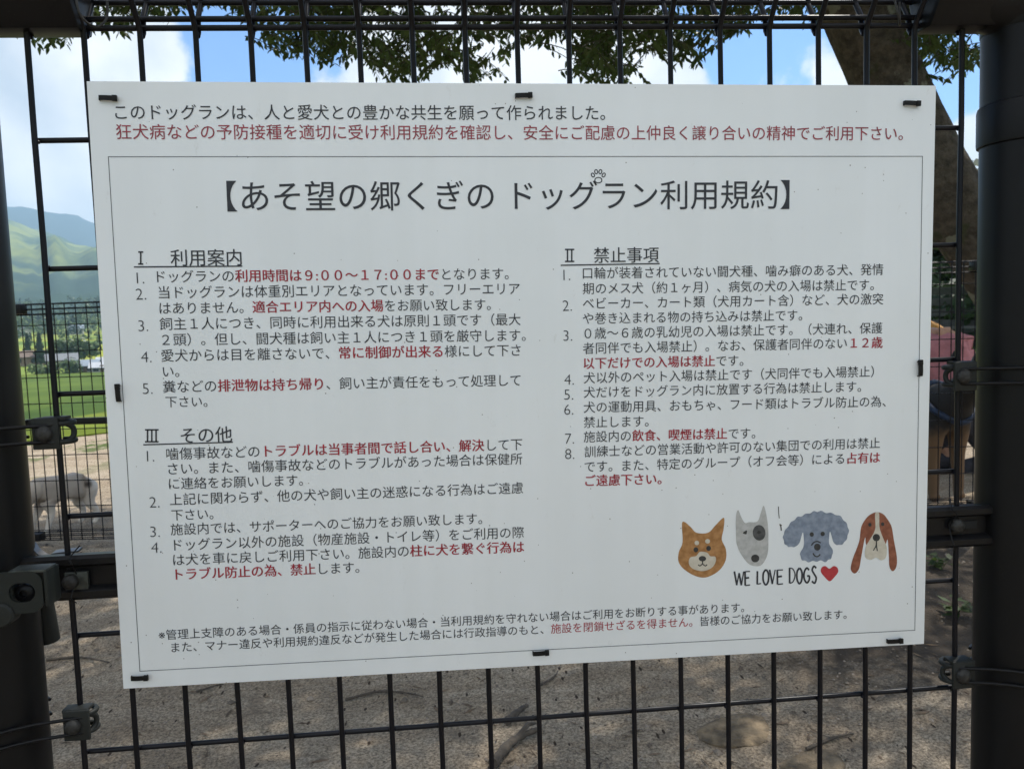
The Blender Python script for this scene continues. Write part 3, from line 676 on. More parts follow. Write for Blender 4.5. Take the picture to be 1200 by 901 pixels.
# headings
for txt, a, b, u0, u1 in ((['Ⅰ', '利用案内'], 160, 283, (157, 313), (284, 312)), (['Ⅱ', '禁止事項'], 660, 772, (657, 311), (773, 309)), (['Ⅲ', 'その他'], 168, 272, (168, 521), (273, 518))):
    yy = {160: (303, 302), 660: (300, 299), 168: (511, 509)}[a]; h = {160: 200, 660: 696, 168: 212}[a]
    line('section_heading', [(txt[1], 0, 0)], (h, yy[0]-.3), (b, yy[1]), wt=.005)
    # roman numeral drawn with full-width serifs
    mb = MB(); k = {'Ⅰ': 1, 'Ⅱ': 2, 'Ⅲ': 3}[txt[0]]; wpx = {1: 5, 2: 12, 3: 17}[k]
    def seg(u0_, v0_, u1_, v1_, w=.0007):
        (xa, za), (xb, zb) = sp(u0_, v0_), sp(u1_, v1_); d = Vector((xb-xa, zb-za)).normalized()*w; nx_, nz_ = -d.y, d.x
        mb.add([(xa-nx_, -.0003, za-nz_), (xb-nx_, -.0003, zb-nz_), (xb+nx_, -.0003, zb+nz_), (xa+nx_, -.0003, za+nz_)], [(0, 1, 2, 3)])
    ux = a+2; vy = yy[0]
    for i in range(k): seg(ux+3+i*5, vy-7.5, ux+3+i*5, vy+6.5)
    seg(ux, vy-7.5, ux+6+(k-1)*5, vy-7.5); seg(ux, vy+6.5, ux+6+(k-1)*5, vy+6.5)
    mb.build('section_numeral', INK, sign, smooth=0, recalc=False)
    underline(u0, u1)
RULES = [
 ('1.', 159, 325, [([B_('ドッグランの'), R_('利用時間は９:００～１７:００まで'), B_('となります。')], (184, 324.5), (596, 321))]),
 ('2.', 158, 344, [([B_('当ドッグランは体重別エリアとなっています。フリーエリア')], (186, 343), (609, 338.5)), ([B_('はありません。'), R_('適合エリア内への入場'), B_('をお願い致します。')], (187, 361.5), (575, 357))]),
 ('3.', 161, 381, [([B_('飼主１人につき、同時に利用出来る犬は原則１頭です（最大')], (187, 380), (610, 374.5)), ([B_('２頭）。但し、闘犬種は飼い主１人につき１頭を厳守します。')], (190, 398.5), (616, 393))]),
 ('4.', 164, 417.5, [([B_('愛犬からは目を離さないで、'), R_('常に制御が出来る'), B_('様にして下さ')], (189, 417), (610, 410.5)), ([B_('い。')], (191, 435.5), (210, 435.3))]),
 ('5.', 166, 454.5, [([B_('糞などの'), R_('排泄物は持ち帰り'), B_('、飼い主が責任をもって処理して')], (191, 453.5), (610, 445.5)), ([B_('下さい。')], (194, 471), (243, 470.5))]),
 ('1.', 171, 533.5, [([B_('噛傷事故などの'), R_('トラブルは当事者間で話し合い、解決'), B_('して下')], (195, 532), (612, 520.5)), ([B_('さい。また、噛傷事故などのトラブルがあった場合は保健所')], (197, 549.5), (612, 537.5)), ([B_('に連絡をお願いします。')], (198, 567), (355, 562.5))]),
 ('2.', 174, 587.5, [([B_('上記に関わらず、他の犬や飼い主の迷惑になる行為はご遠慮')], (199, 585.5), (613, 571.5)), ([B_('下さい。')], (201, 603.5), (250, 602))]),
 ('3.', 175, 622, [([B_('施設内では、サポーターへのご協力をお願い致します。')], (200, 620.5), (565, 607.5))]),
 ('4.', 176, 640.5, [([B_('ドッグラン以外の施設（物産施設・トイレ等）をご利用の際')], (204, 638.5), (614, 623.5)), ([B_('は犬を車に戻しご利用下さい。施設内の'), R_('柱に犬を繋ぐ行為は')], (203, 656), (614, 640.5)), ([R_('トラブル防止の為、禁止'), B_('します。')], (206, 673), (421, 664.5))]),
 ('1.', 659, 321.5, [([B_('口輪が装着されていない闘犬種、噛み癖のある犬、発情')], (683, 320.5), (1035, 316)), ([B_('期のメス犬（約１ヶ月）、病気の犬の入場は禁止です。')], (683, 338.5), (1024, 334))]),
 ('2.', 658, 357.5, [([B_('ベビーカー、カート類（犬用カート含）など、犬の激突')], (683, 356), (1035, 350.5)), ([B_('や巻き込まれる物の持ち込みは禁止です。')], (683, 373.5), (940, 369.5))]),
 ('3.', 659, 392.5, [([B_('０歳～６歳の乳幼児の入場は禁止です。（犬連れ、保護')], (685, 391), (1034, 384.5)), ([B_('者同伴でも入場禁止）。なお、保護者同伴のない'), R_('１２歳')], (683, 408.5), (1034, 401.5)), ([R_('以下だけでの入場は禁止'), B_('です。')], (684, 426), (871, 422.5))]),
 ('4.', 660, 444, [([B_('犬以外のペット入場は禁止です（犬同伴でも入場禁止）')], (684, 443), (1024, 435.5))]),
 ('5.', 660, 461.5, [([B_('犬だけをドッグラン内に放置する行為は禁止します。')], (684, 460), (1009, 453))]),
 ('6.', 660, 479, [([B_('犬の運動用具、おもちゃ、フード類はトラブル防止の為、')], (684, 477.5), (1038, 470.5)), ([B_('禁止します。')], (684, 495), (760, 493.5))]),
 ('7.', 661, 513, [([B_('施設内の'), R_('飲食、喫煙は禁止'), B_('です。')], (684, 512), (885, 507.5))]),
 ('8.', 661, 531, [([B_('訓練士などの営業活動や許可のない集団での利用は禁止')], (685, 529.5), (1031, 519)), ([B_('です。また、特定のグループ（オフ会等）による'), R_('占有は')], (685, 547), (1031, 536)), ([R_('ご遠慮下さい。')], (686, 563.5), (775, 561))]),
]
for num, nu, nv, lines in RULES:
    line('rule_number', [(num, 0, 0)], (nu+1, nv+.5), (nu+13, nv+.5-.2), px_em=18.5)
    for runs, p0, p1 in lines: line('rule_line', runs, p0, p1)
line('footnote_line', [B_('※管理上支障のある場合・係員の指示に従わない場合・当利用規約を守れない場合はご利用をお断りする事があります。')], (186, 744), (872, 711.5))
line('footnote_line', [B_('また、マナー違反や利用規約違反などが発生した場合には行政指導のもと、'), ('施設を閉鎖せざるを得ません。', 1, 0), B_('皆様のご協力をお願い致します。')], (201, 758.5), (992, 719.5))
# thin printed frame
fr_px = [(127, 184), (1081, 183.5), (1072, 738), (164, 786)]
P4 = [sp(*p) for p in fr_px]; mb = MB(); w = .00032
for i in range(4):
    a, b = Vector(P4[i]), Vector(P4[(i+1) % 4]); d = (b-a).normalized(); nn = Vector((-d.y, d.x))*w; e = d*w
    q = [a-e-nn, b+e-nn, b+e+nn, a-e+nn] if i % 2 == 0 else [a+e*1.01-nn, b-e*1.01-nn, b-e*1.01+nn, a+e*1.01+nn]
    mb.add([(v.x, -.0002, v.y) for v in q], [(0, 1, 2, 3)])
mb.build('printed_frame', ink('grey ink', (.10, .11, .12)), sign, smooth=0, recalc=False)
# ---- printed pictures
def cp(x, y): return sp(780+x/4.138, 580+y/4.138)
class Decal(MB):
    def poly(s, P, mi, layer, sm=5):
        Q = catmull(P, sm) if sm else P
        Q = [cp(*q) for q in Q]
        tri = tessellate_polygon([[Vector((x, z, 0)) for x, z in Q]])
        s.add([(x, -.0002-.0001*layer, z) for x, z in Q], [tuple(t) for t in tri], mi)
    def ell(s, x, y, rx, ry, mi, layer, rot=0):
        c, n = math.cos(rot), math.sin(rot)
        s.poly([(x+rx*math.cos(t)*c-ry*math.sin(t)*n, y+rx*math.cos(t)*n+ry*math.sin(t)*c) for t in np.linspace(0, 2*math.pi, 20, endpoint=False)], mi, layer, 0)
    def stroke(s, P, w, mi, layer):
        Q = catmull(P, 6, False)
        L_, R2 = [], []
        for i, q in enumerate(Q):
            a, b = Q[max(i-1, 0)], Q[min(i+1, len(Q)-1)]; dx, dy = b[0]-a[0], b[1]-a[1]; h = math.hypot(dx, dy) or 1
            L_.append((q[0]-dy/h*w, q[1]+dx/h*w)); R2.append((q[0]+dy/h*w, q[1]-dx/h*w))
        V = [cp(*q) for q in L_+R2]; n = len(L_)
        s.add([(x, -.0002-.0001*layer, z) for x, z in V], [(i, i+1, n+i+1, n+i) for i in range(n-1)], mi)
def wash(name, c1, c2): return mat(name, c1, .5, col2=c2, nscale=170, detail=8)
TAN = wash('tan wash', (.28, .125, .035), (.42, .21, .075)); CREAM = wash('cream wash', (.50, .45, .36), (.58, .53, .44)); DARK = wash('dark ink wash', (.014, .014, .015), (.04, .04, .04))
GREYW = wash('warm grey wash', (.36, .36, .345), (.46, .455, .44)); CHAR = wash('charcoal wash', (.04, .042, .044), (.09, .09, .092)); BLUEG = wash('blue grey wash', (.155, .19, .25), (.24, .28, .345)); RUST = wash('rust wash', (.19, .055, .025), (.28, .095, .05)); HEART = wash('heart red', (.38, .022, .03), (.46, .04, .045))
d = Decal()
d.poly([(62, 320), (64, 275), (82, 228), (79, 140), (92, 130), (122, 155), (150, 182), (205, 182), (240, 148), (275, 112), (285, 118), (280, 170), (272, 215), (292, 262), (291, 315), (262, 362), (215, 392), (175, 399), (130, 385), (85, 355)], 0, 0, 4)
d.poly([(112, 318), (122, 300), (148, 294), (166, 274), (200, 278), (216, 295), (240, 298), (243, 320), (225, 350), (185, 367), (140, 360), (116, 341)], 1, 1)
d.ell(151, 231, 11, 11, 1, 1); d.ell(203, 223, 12, 11, 1, 1); d.ell(146, 264, 11.5, 12.5, 2, 2); d.ell(208, 257, 11.5, 12.5, 2, 2); d.ell(178, 307, 18, 13, 2, 2)
d.stroke([(178, 315), (178, 334)], 2.5, 2, 3); d.stroke([(157, 336), (166, 342), (178, 334), (192, 342), (201, 335)], 2.5, 2, 2)
d.build('dog_face', [TAN, CREAM, DARK], sign, smooth=0, recalc=False)['label'] = 'tan pointed-ear dog face'
d = Decal()
d.poly([(342, 215), (340, 150), (342, 95), (352, 72), (366, 105), (384, 134), (405, 131), (445, 127), (462, 85), (475, 51), (487, 90), (496, 150), (498, 215), (494, 285), (468, 335), (435, 343), (400, 330), (365, 285), (347, 245)], 0, 0, 4)
d.ell(453, 182, 31, 38, 1, 1, -.1); d.poly([(374, 183), (384, 174), (394, 171), (392, 188), (383, 188)], 2, 1); d.ell(452, 180, 9, 8, 2, 2); d.ell(434, 306, 20, 19, 2, 1)
d.build('dog_face', [GREYW, CHAR, DARK], sign, smooth=0, recalc=False)['label'] = 'pale dog face with one dark eye patch'
d = Decal(); base = [(570, 210), (575, 180), (600, 142), (632, 112), (668, 97), (710, 82), (745, 78), (790, 86), (838, 98), (870, 128), (887, 165), (880, 205), (860, 235), (832, 241), (814, 228), (804, 196), (799, 179), (795, 180), (793, 200), (793, 236), (811, 268), (804, 300), (780, 320), (740, 318), (700, 322), (665, 315), (651, 285), (668, 250), (670, 215), (667, 184), (663, 183), (658, 200), (648, 232), (628, 249), (600, 250), (580, 238)]
bb = catmull(base, 6); c0 = (730, 200); bb = [(x+w*(x-c0[0])*.012*math.sin(i*1.05), y+w*(y-c0[1])*.03*math.sin(i*1.05)) for i, (x, y) in enumerate(bb) for w in [0 if (165 < y < 280 and (635 < x < 685 or 775 < x < 825)) else 1]]
d.poly(bb, 0, 0, 0); d.ell(708, 190, 10.5, 11, 1, 1); d.ell(761, 187, 10.5, 11, 1, 1); d.ell(735, 251, 16, 17, 1, 1)
d.stroke([(706, 243), (718, 229), (735, 224), (752, 231)], 3, 1, 1); d.stroke([(714, 280), (722, 293), (736, 297), (750, 286)], 3, 1, 1); 
d.build('dog_face', [BLUEG, DARK], sign, smooth=0, recalc=False)['label'] = 'curly blue-grey dog face'
d = Decal()
d.poly([(898, 345), (910, 300), (938, 225), (948, 155), (970, 115), (995, 92), (1025, 82), (1055, 92), (1078, 120), (1096, 155), (1106, 215), (1121, 300), (1118, 348), (1100, 368), (1085, 345), (1082, 290), (1076, 215), (1062, 245), (1022, 255), (975, 245), (967, 205), (950, 290), (938, 355), (918, 379), (901, 368)], 0, 0, 4)
d.poly([(966, 290), (970, 250), (990, 215), (1010, 180), (1017, 150), (1015, 92), (1025, 82), (1035, 92), (1036, 150), (1044, 182), (1060, 222), (1072, 255), (1068, 300), (1045, 315), (1021, 302), (993, 313), (972, 305)], 1, 1, 4)
d.ell(990, 143, 8, 9, 2, 1); d.ell(1052, 140, 8, 9, 2, 1); d.ell(1021, 205, 18, 18, 2, 2); d.stroke([(1021, 220), (1019, 245), (1006, 268)], 2.6, 2, 2); d.stroke([(1021, 220), (1022, 248), (1026, 270)], 2.6, 2, 3)
d.build('dog_face', [RUST, CREAM, DARK], sign, smooth=0, recalc=False)['label'] = 'long-eared rust and white dog face'
d = Decal(); d.poly([(795, 417), (770, 395), (753, 372), (756, 351), (774, 343), (794, 356), (815, 343), (833, 352), (836, 373), (818, 397)], 0, 0, 4); d.build('heart', HEART, sign, smooth=0, recalc=False)
# hand lettered slogan, thick downstrokes and thin joins
GL = {'W': ([(0, 0), (.27, 1)], [(.27, 1), (.5, .12)], [(.5, .12), (.76, 1)], [(.76, 1), (1, 0)]), 'E': ([(.1, 0), (.12, 1)], [(.1, .02), (.9, .0)], [(.12, .48), (.75, .44)], [(.12, 1), (.9, .95)]),
      'L': ([(.15, 0), (.12, 1)], [(.12, .98), (.85, .92)]), 'O': ([(.5, 0), (.12, .25), (.1, .7), (.45, 1), (.85, .78), (.9, .3), (.55, 0)],), 'V': ([(.0, 0), (.45, 1)], [(.45, 1), (.9, 0)]),
      'D': ([(.15, 0), (.15, 1)], [(.1, .02), (.6, .08), (.92, .45), (.65, .88), (.15, 1)]), 'G': ([(.85, .15), (.5, 0), (.12, .3), (.12, .72), (.5, 1), (.86, .82), (.88, .55), (.55, .55)],), 'S': ([(.8, .12), (.45, 0), (.15, .22), (.45, .45), (.8, .7), (.55, 1), (.1, .88)],)}
d = Decal(); cells = [('W', 333, 378), ('E', 382, 412), ('L', 441, 466), ('O', 470, 502), ('V', 504, 534), ('E', 538, 572), ('D', 596, 630), ('O', 634, 664), ('G', 668, 700), ('S', 706, 736)]
for i, (ch, x0, x1) in enumerate(cells):
    t = (x0-333)/402; y0, y1 = 372-27*t+(i % 3)*3-3, 436-14*t+(i % 2)*3
    for k, st in enumerate(GL[ch]): d.stroke([(x0+(x1-x0)*a, y0+(y1-y0)*b) for a, b in st], 4.4 if k % 2 == 0 else 2.8, 0, k)
d.build('slogan', INK, sign, smooth=0, recalc=False)
# scuff left of the curly dog, paw print over the title
d = Decal(); d.stroke([(547, 55), (548, 85), (551, 112)], 2, 0, 0); d.stroke([(553, 140), (558, 150), (561, 172)], 3, 0, 0); d.stroke([(555, 143), (563, 146)], 2.5, 0, 1); d.build('scuff_mark', ink('grime', (.07, .065, .06)), sign, smooth=0, recalc=False)
d = Decal(); s4 = 4.138; px_ = lambda u, v: ((u-780)*s4, (v-580)*s4)
def oval(u, v, rx, ry, rot=0):
    P = [];
    for t in np.linspace(0, 2*math.pi, 14): P.append(px_(u+rx*math.cos(t)*math.cos(rot)-ry*math.sin(t)*math.sin(rot), v+rx*math.cos(t)*math.sin(rot)+ry*math.sin(t)*math.cos(rot)))
    d.stroke(P, 2.4, 0, 0)
for u, v, a in ((696.3, 206, -.5), (699.2, 203, -.15), (703, 203, .2), (706, 206, .5)): oval(701.3+(u-701.3)*1.3, 208+(v-208)*1.3, 1.7, 2.4, a)
oval(701.2, 211.4, 4.1, 3.2)
d.build('paw_print', INK, sign, smooth=0, recalc=False)
# ---- cable ties
def tie(u, v, vertical, label):
    c = on_y(u, v, 0); e = empty('cable_tie', (c.x, 0, c.z)); e.rotation_euler = (0, TILT+rng.uniform(-.06, .06), 0); tag(e, label, 'cable tie', 'cable ties holding the board')
    hw = .0072; loop = [(-hw, -.0012), (-hw*.8, -.0026), (0, -.0030), (hw*.8, -.0026), (hw, -.0012), (hw, .010), (hw*.8, .016), (0, .018), (-hw*.8, .016), (-hw, .010)]
    L_ = catmull(loop, 4); mb = MB(); k = len(L_); wv = .0021; th = .0006
    vs = []; c2 = Vector((0, .007, 0))
    for x, y in L_:
        n = Vector((x, y-.0075, 0)); n.normalize()
        for dz, t in ((-wv, -th), (wv, -th), (wv, th), (-wv, th)):
            p = Vector((x, y, 0))+n*t
            vs.append((p.x, p.y, dz) if not vertical else (dz, p.y, p.x))
    fs = [(i*4+j, i*4+(j+1) % 4, ((i+1) % k)*4+(j+1) % 4, ((i+1) % k)*4+j) for i in range(k) for j in range(4)]
    mb.add(vs, fs); st = mb.build('strap', TIE_M, e, smooth=40)
    h = MB(); h.box((hw*.9, -.0028, 0) if not vertical else (0, -.0028, hw*.9), (.0042, .0028, .0052)); h.build('head', TIE_M, e, bevel=.0005)
for a in ((127, 116, 0, 'black cable tie through the top left corner of the board'), (613, 113, 0, 'black cable tie through the middle of the board top edge'), (1067, 122, 0, 'black cable tie through the top right corner of the board'),
          (139.5, 461, 1, 'upright black cable tie through the left edge of the board'), (1077, 432, 1, 'upright black cable tie through the right edge of the board'),
          (164, 793, 0, 'black cable tie through the bottom left corner of the board'), (633, 764, 0, 'black cable tie through the middle of the board bottom edge'), (1047, 750, 0, 'black cable tie through the bottom right corner of the board')): tie(*a)

# ------------------------------------------------------------------ far fence
fa = at_depth(22, 625, 3.49); fb = at_depth(1166, 584, 3.33)
fdir = Vector((fb.x-fa.x, fb.y-fa.y, 0)); FL = fdir.length; fang = math.atan2(fdir.y, fdir.x)
far = empty('mesh_fence', (fa.x, fa.y, 0), fang)
tag(far, 'second dark mesh fence further back, crossing behind the board and in front of the dogs', 'fence')
def far_panel(xa, xb, z0, rail_z=None):
    pw = (xb-xa-.09)
    nx = int(round(pw/.0495))+1; pit = pw/(nx-1)
    z_top = z0+.975; zs = [z0+.116*i for i in range(1, 9)]
    mb = wire_panel(xa+.045, pit, nx, zs, z0, z_top, .0025, 6, bead=(.012, .045))
    o = mb.build('wire_mesh', WIRE_M, far, smooth=60)
    for x0, x1 in ((xa+.02, xa+.115), (xb-.115, xb-.02)):
        for zc in (z_top+.026, z0-.018):
            mb = MB(); mb.box(((x0+x1)/2, -.008, zc), (x1-x0, .045, .042 if zc > .5 else .034)); mb.build('end_sleeve', RAIL_M, o, bevel=.003)
    return o
zf0, zf1 = fa.z, fb.z
npan = 2
for i in range(npan+1):
    x = FL*i/npan; zg = zf0+(zf1-zf0)*i/npan
    mb = MB(); mb.lathe([(.030, zg-.2), (.030, zg+1.10), (.024, zg+1.115)], (x, .012, 0), 'z', 20); p = mb.build('post', POST_M, far, smooth=40)
for i in range(npan): far_panel(FL*i/npan, FL*(i+1)/npan, zf0+(zf1-zf0)*(i+.15 if i == 0 else i+.85)/npan)
zrl = at_depth(80, 492, 3.49).z
mb = MB(); mb.box((FL/npan*.5, -.012, zrl), (FL/npan-.06, .02, .030)); mb.build('mid_rail', RAIL_M, far, bevel=.003)
for u, v in ((61, 455), (63, 535)):
    p = at_depth(u, v, 3.47); mb = MB(); mb.box((.05, -.012, p.z), (.035, .02, .022)); mb.build('post_clamp', RAIL_M, far, bevel=.002)

# ------------------------------------------------------------------ dogs and person behind the far fence
def gz(p): return g(p.x, p.y)
def eye(mb, c, r): mb.lathe([(0.0005, -r), (r*.7, -r*.7), (r, 0), (r*.7, r*.7), (.0005, r)], c, 'z', 10)
def fur(name, c1, c2, sc, bump=.4): return mat(name, c1, .85, col2=c2, nscale=sc, bump=bump, bscale=160, spec=.2)
# pale dog, walking to the left with lowered head; local x = forward
def pale_dog():
    p = at_depth(77, 600, 3.92); e = empty('dog', (p.x, p.y, gz(p)+.006), math.pi+.85); e.scale = (.93, .93, .93)
    tag(e, 'pale short-haired dog walking left with lowered head behind the second fence', 'dog')
    m = fur('pale coat', (.46, .40, .34), (.30, .245, .20), 6)
    nt = m.node_tree; N = nt.nodes.new; L = nt.links.new; b = nt.nodes['Principled BSDF']; src = b.inputs['Base Color'].links[0].from_socket
    tc = N('ShaderNodeTexCoord'); dn = N('ShaderNodeVectorMath'); dn.operation = 'DISTANCE'; L(tc.outputs['Object'], dn.inputs[0]); dn.inputs[1].default_value = (-.10, .055, .225)
    mr = N('ShaderNodeMapRange'); L(dn.outputs['Value'], mr.inputs[0]); mr.inputs[1].default_value = .012; mr.inputs[2].default_value = .028; mr.inputs[3].default_value = 1; mr.inputs[4].default_value = 0
    sz = N('ShaderNodeSeparateXYZ'); L(tc.outputs['Object'], sz.inputs[0]); lz = N('ShaderNodeMapRange'); L(sz.outputs['Z'], lz.inputs[0]); lz.inputs[1].default_value = .17; lz.inputs[2].default_value = .10
    lx = N('ShaderNodeMapRange'); L(sz.outputs['X'], lx.inputs[0]); lx.inputs[1].default_value = -.10; lx.inputs[2].default_value = -.15; lm = N('ShaderNodeMath'); lm.operation = 'MAXIMUM'; L(lz.outputs[0], lm.inputs[0]); L(lx.outputs[0], lm.inputs[1])
    hx_ = N('ShaderNodeMapRange'); L(sz.outputs['X'], hx_.inputs[0]); hx_.inputs[1].default_value = .20; hx_.inputs[2].default_value = .24; hx_.inputs[3].default_value = 1; hx_.inputs[4].default_value = 0; lm2 = N('ShaderNodeMath'); lm2.operation = 'MULTIPLY'; L(lm.outputs[0], lm2.inputs[0]); L(hx_.outputs[0], lm2.inputs[1])
    leg = N('ShaderNodeMix'); leg.data_type = 'RGBA'; L(lm2.outputs[0], leg.inputs[0]); L(src, leg.inputs[6]); leg.inputs[7].default_value = (.68, .62, .54, 1)
    mxx = N('ShaderNodeMix'); mxx.data_type = 'RGBA'; L(mr.outputs[0], mxx.inputs[0]); L(leg.outputs[2], mxx.inputs[6]); mxx.inputs[7].default_value = (.07, .055, .045, 1); L(mxx.outputs[2], b.inputs['Base Color'])
    V = [(-.11, 0, .225), (-.02, 0, .222), (.07, 0, .232), (.125, 0, .236),            # pelvis, loin, chest, withers
         (.175, 0, .215), (.215, 0, .165), (.27, 0, .118), (.305, 0, .100),           # neck, head, muzzle, nose
         (-.115, .040, .19), (-.10, .044, .125), (-.145, .044, .072), (-.135, .044, .012), (-.115, .044, .006),
         (-.115, -.040, .19), (-.075, -.044, .128), (-.115, -.044, .075), (-.10, -.044, .012), (-.08, -.044, .006),
         (.10, .036, .17), (.085, .038, .10), (.105, .038, .05), (.115, .038, .010), (.13, .038, .006),
         (.10, -.036, .17), (.125, -.038, .10), (.155, -.038, .055), (.16, -.038, .010), (.175, -.038, .006),
         (-.150, 0, .225), (-.168, 0, .185), (-.160, 0, .14)]
    Eg = [(0, 1), (1, 2), (2, 3), (3, 4), (4, 5), (5, 6), (6, 7), (0, 8), (8, 9), (9, 10), (10, 11), (11, 12), (0, 13), (13, 14), (14, 15), (15, 16), (16, 17), (2, 18), (18, 19), (19, 20), (20, 21), (21, 22), (2, 23), (23, 24), (24, 25), (25, 26), (26, 27), (0, 28), (28, 29), (29, 30)]
    Rr = [.066, .062, .076, .066, .046, .046, .027, .016, .046, .032, .015, .013, .014, .046, .032, .015, .013, .014, .034, .020, .014, .013, .015, .034, .020, .014, .013, .015, .018, .013, .007]
    skin('body', V, Eg, Rr, m, e, root=1)
    dk = fur('brown patch coat', (.10, .07, .05), (.16, .11, .08), 30)
    for s in (1, -1):
        mb = MB(); mb.tube(catmull([(.205, s*.034, .195), (.205, s*.05, .17), (.213, s*.052, .135)], 4, False), [.010]*4+[.014]*4+[.006], 8); mb.build('ear', dk, e, smooth=60)
        mb = MB(); eye(mb, (.243, s*.030, .165), .006); mb.build('eye', DARK, e, smooth=60)
    mb = MB(); eye(mb, (.318, 0, .100), .012); mb.build('nose', DARK, e, smooth=60)
pale_dog()
def dark_dog():
    p = at_depth(1090, 560, 3.66); e = empty('dog', (p.x, p.y, gz(p)+.005), -math.pi/2+.12)
    tag(e, 'large black and tan dog with a blue band across its chest beside the crouching person', 'dog')
    bm_, nt, b = nodes('black and tan coat'); N = nt.nodes.new; L = nt.links.new
    tc = N('ShaderNodeTexCoord'); sx = N('ShaderNodeSeparateXYZ'); L(tc.outputs['Object'], sx.inputs[0])
    t = N('ShaderNodeTexNoise'); t.inputs['Scale'].default_value = 22; L(tc.outputs['Object'], t.inputs['Vector'])
    a = N('ShaderNodeMath'); a.operation = 'MULTIPLY_ADD'; L(t.outputs['Fac'], a.inputs[0]); a.inputs[1].default_value = .08; L(sx.outputs['Z'], a.inputs[2])
    r = N('ShaderNodeValToRGB'); r.color_ramp.elements[0].position = .33; r.color_ramp.elements[0].color = (.13, .075, .036, 1); r.color_ramp.elements[1].position = .40; r.color_ramp.elements[1].color = (.010, .0085, .008, 1)
    L(a.outputs[0], r.inputs[0]); L(r.outputs[0], b.inputs['Base Color']); b.inputs['Roughness'].default_value = .8
    V = [(-.34, 0, .43), (-.15, 0, .42), (.06, 0, .44), (.14, 0, .46), (.21, 0, .53), (.25, 0, .585), (.34, 0, .555), (.39, 0, .545),
         (-.36, .075, .36), (-.32, .085, .25), (-.42, .085, .14), (-.40, .085, .03), (-.36, .085, .015),
         (-.36, -.075, .36), (-.32, -.085, .25), (-.42, -.085, .14), (-.40, -.085, .03), (-.36, -.085, .015),
         (.10, .062, .34), (.09, .066, .21), (.10, .066, .11), (.10, .066, .025), (.125, .066, .014),
         (.10, -.062, .34), (.09, -.066, .21), (.10, -.066, .11), (.10, -.066, .025), (.125, -.066, .014),
         (-.42, 0, .42), (-.50, 0, .30), (-.53, 0, .18)]
    Eg = [(0, 1), (1, 2), (2, 3), (3, 4), (4, 5), (5, 6), (6, 7), (0, 8), (8, 9), (9, 10), (10, 11), (11, 12), (0, 13), (13, 14), (14, 15), (15, 16), (16, 17), (2, 18), (18, 19), (19, 20), (20, 21), (21, 22), (2, 23), (23, 24), (24, 25), (25, 26), (26, 27), (0, 28), (28, 29), (29, 30)]
    Rr = [.095, .10, .115, .10, .07, .07, .038, .025, .07, .05, .025, .022, .026, .07, .05, .025, .022, .026, .052, .034, .026, .024, .028, .052, .034, .026, .024, .028, .035, .03, .012]
    skin('body', V, Eg, Rr, bm_, e, root=1)
    blue = mat('blue webbing', (.007, .020, .052), .7, 0, .3, 60)
    mb = MB(); mb.tube(catmull([(.11, .108, .455), (.165, .088, .415), (.19, .0, .375), (.165, -.088, .415), (.11, -.108, .455), (.04, -.085, .50), (.02, 0, .545), (.04, .085, .50)], 5), .0145, 8, True); mb.build('chest_band', blue, e, smooth=60)
    for s in (1, -1):
        mb = MB(); mb.tube([(.215, s*.045, .62), (.21, s*.06, .665), (.215, s*.062, .70)], [.028, .02, .004], 8); mb.build('ear', bm_, e, smooth=60)
        mb = MB(); eye(mb, (.295, s*.045, .605), .009); mb.build('eye', DARK, e, smooth=60)
    mb = MB(); eye(mb, (.405, 0, .555), .018); mb.build('nose', DARK, e, smooth=60)
dark_dog()
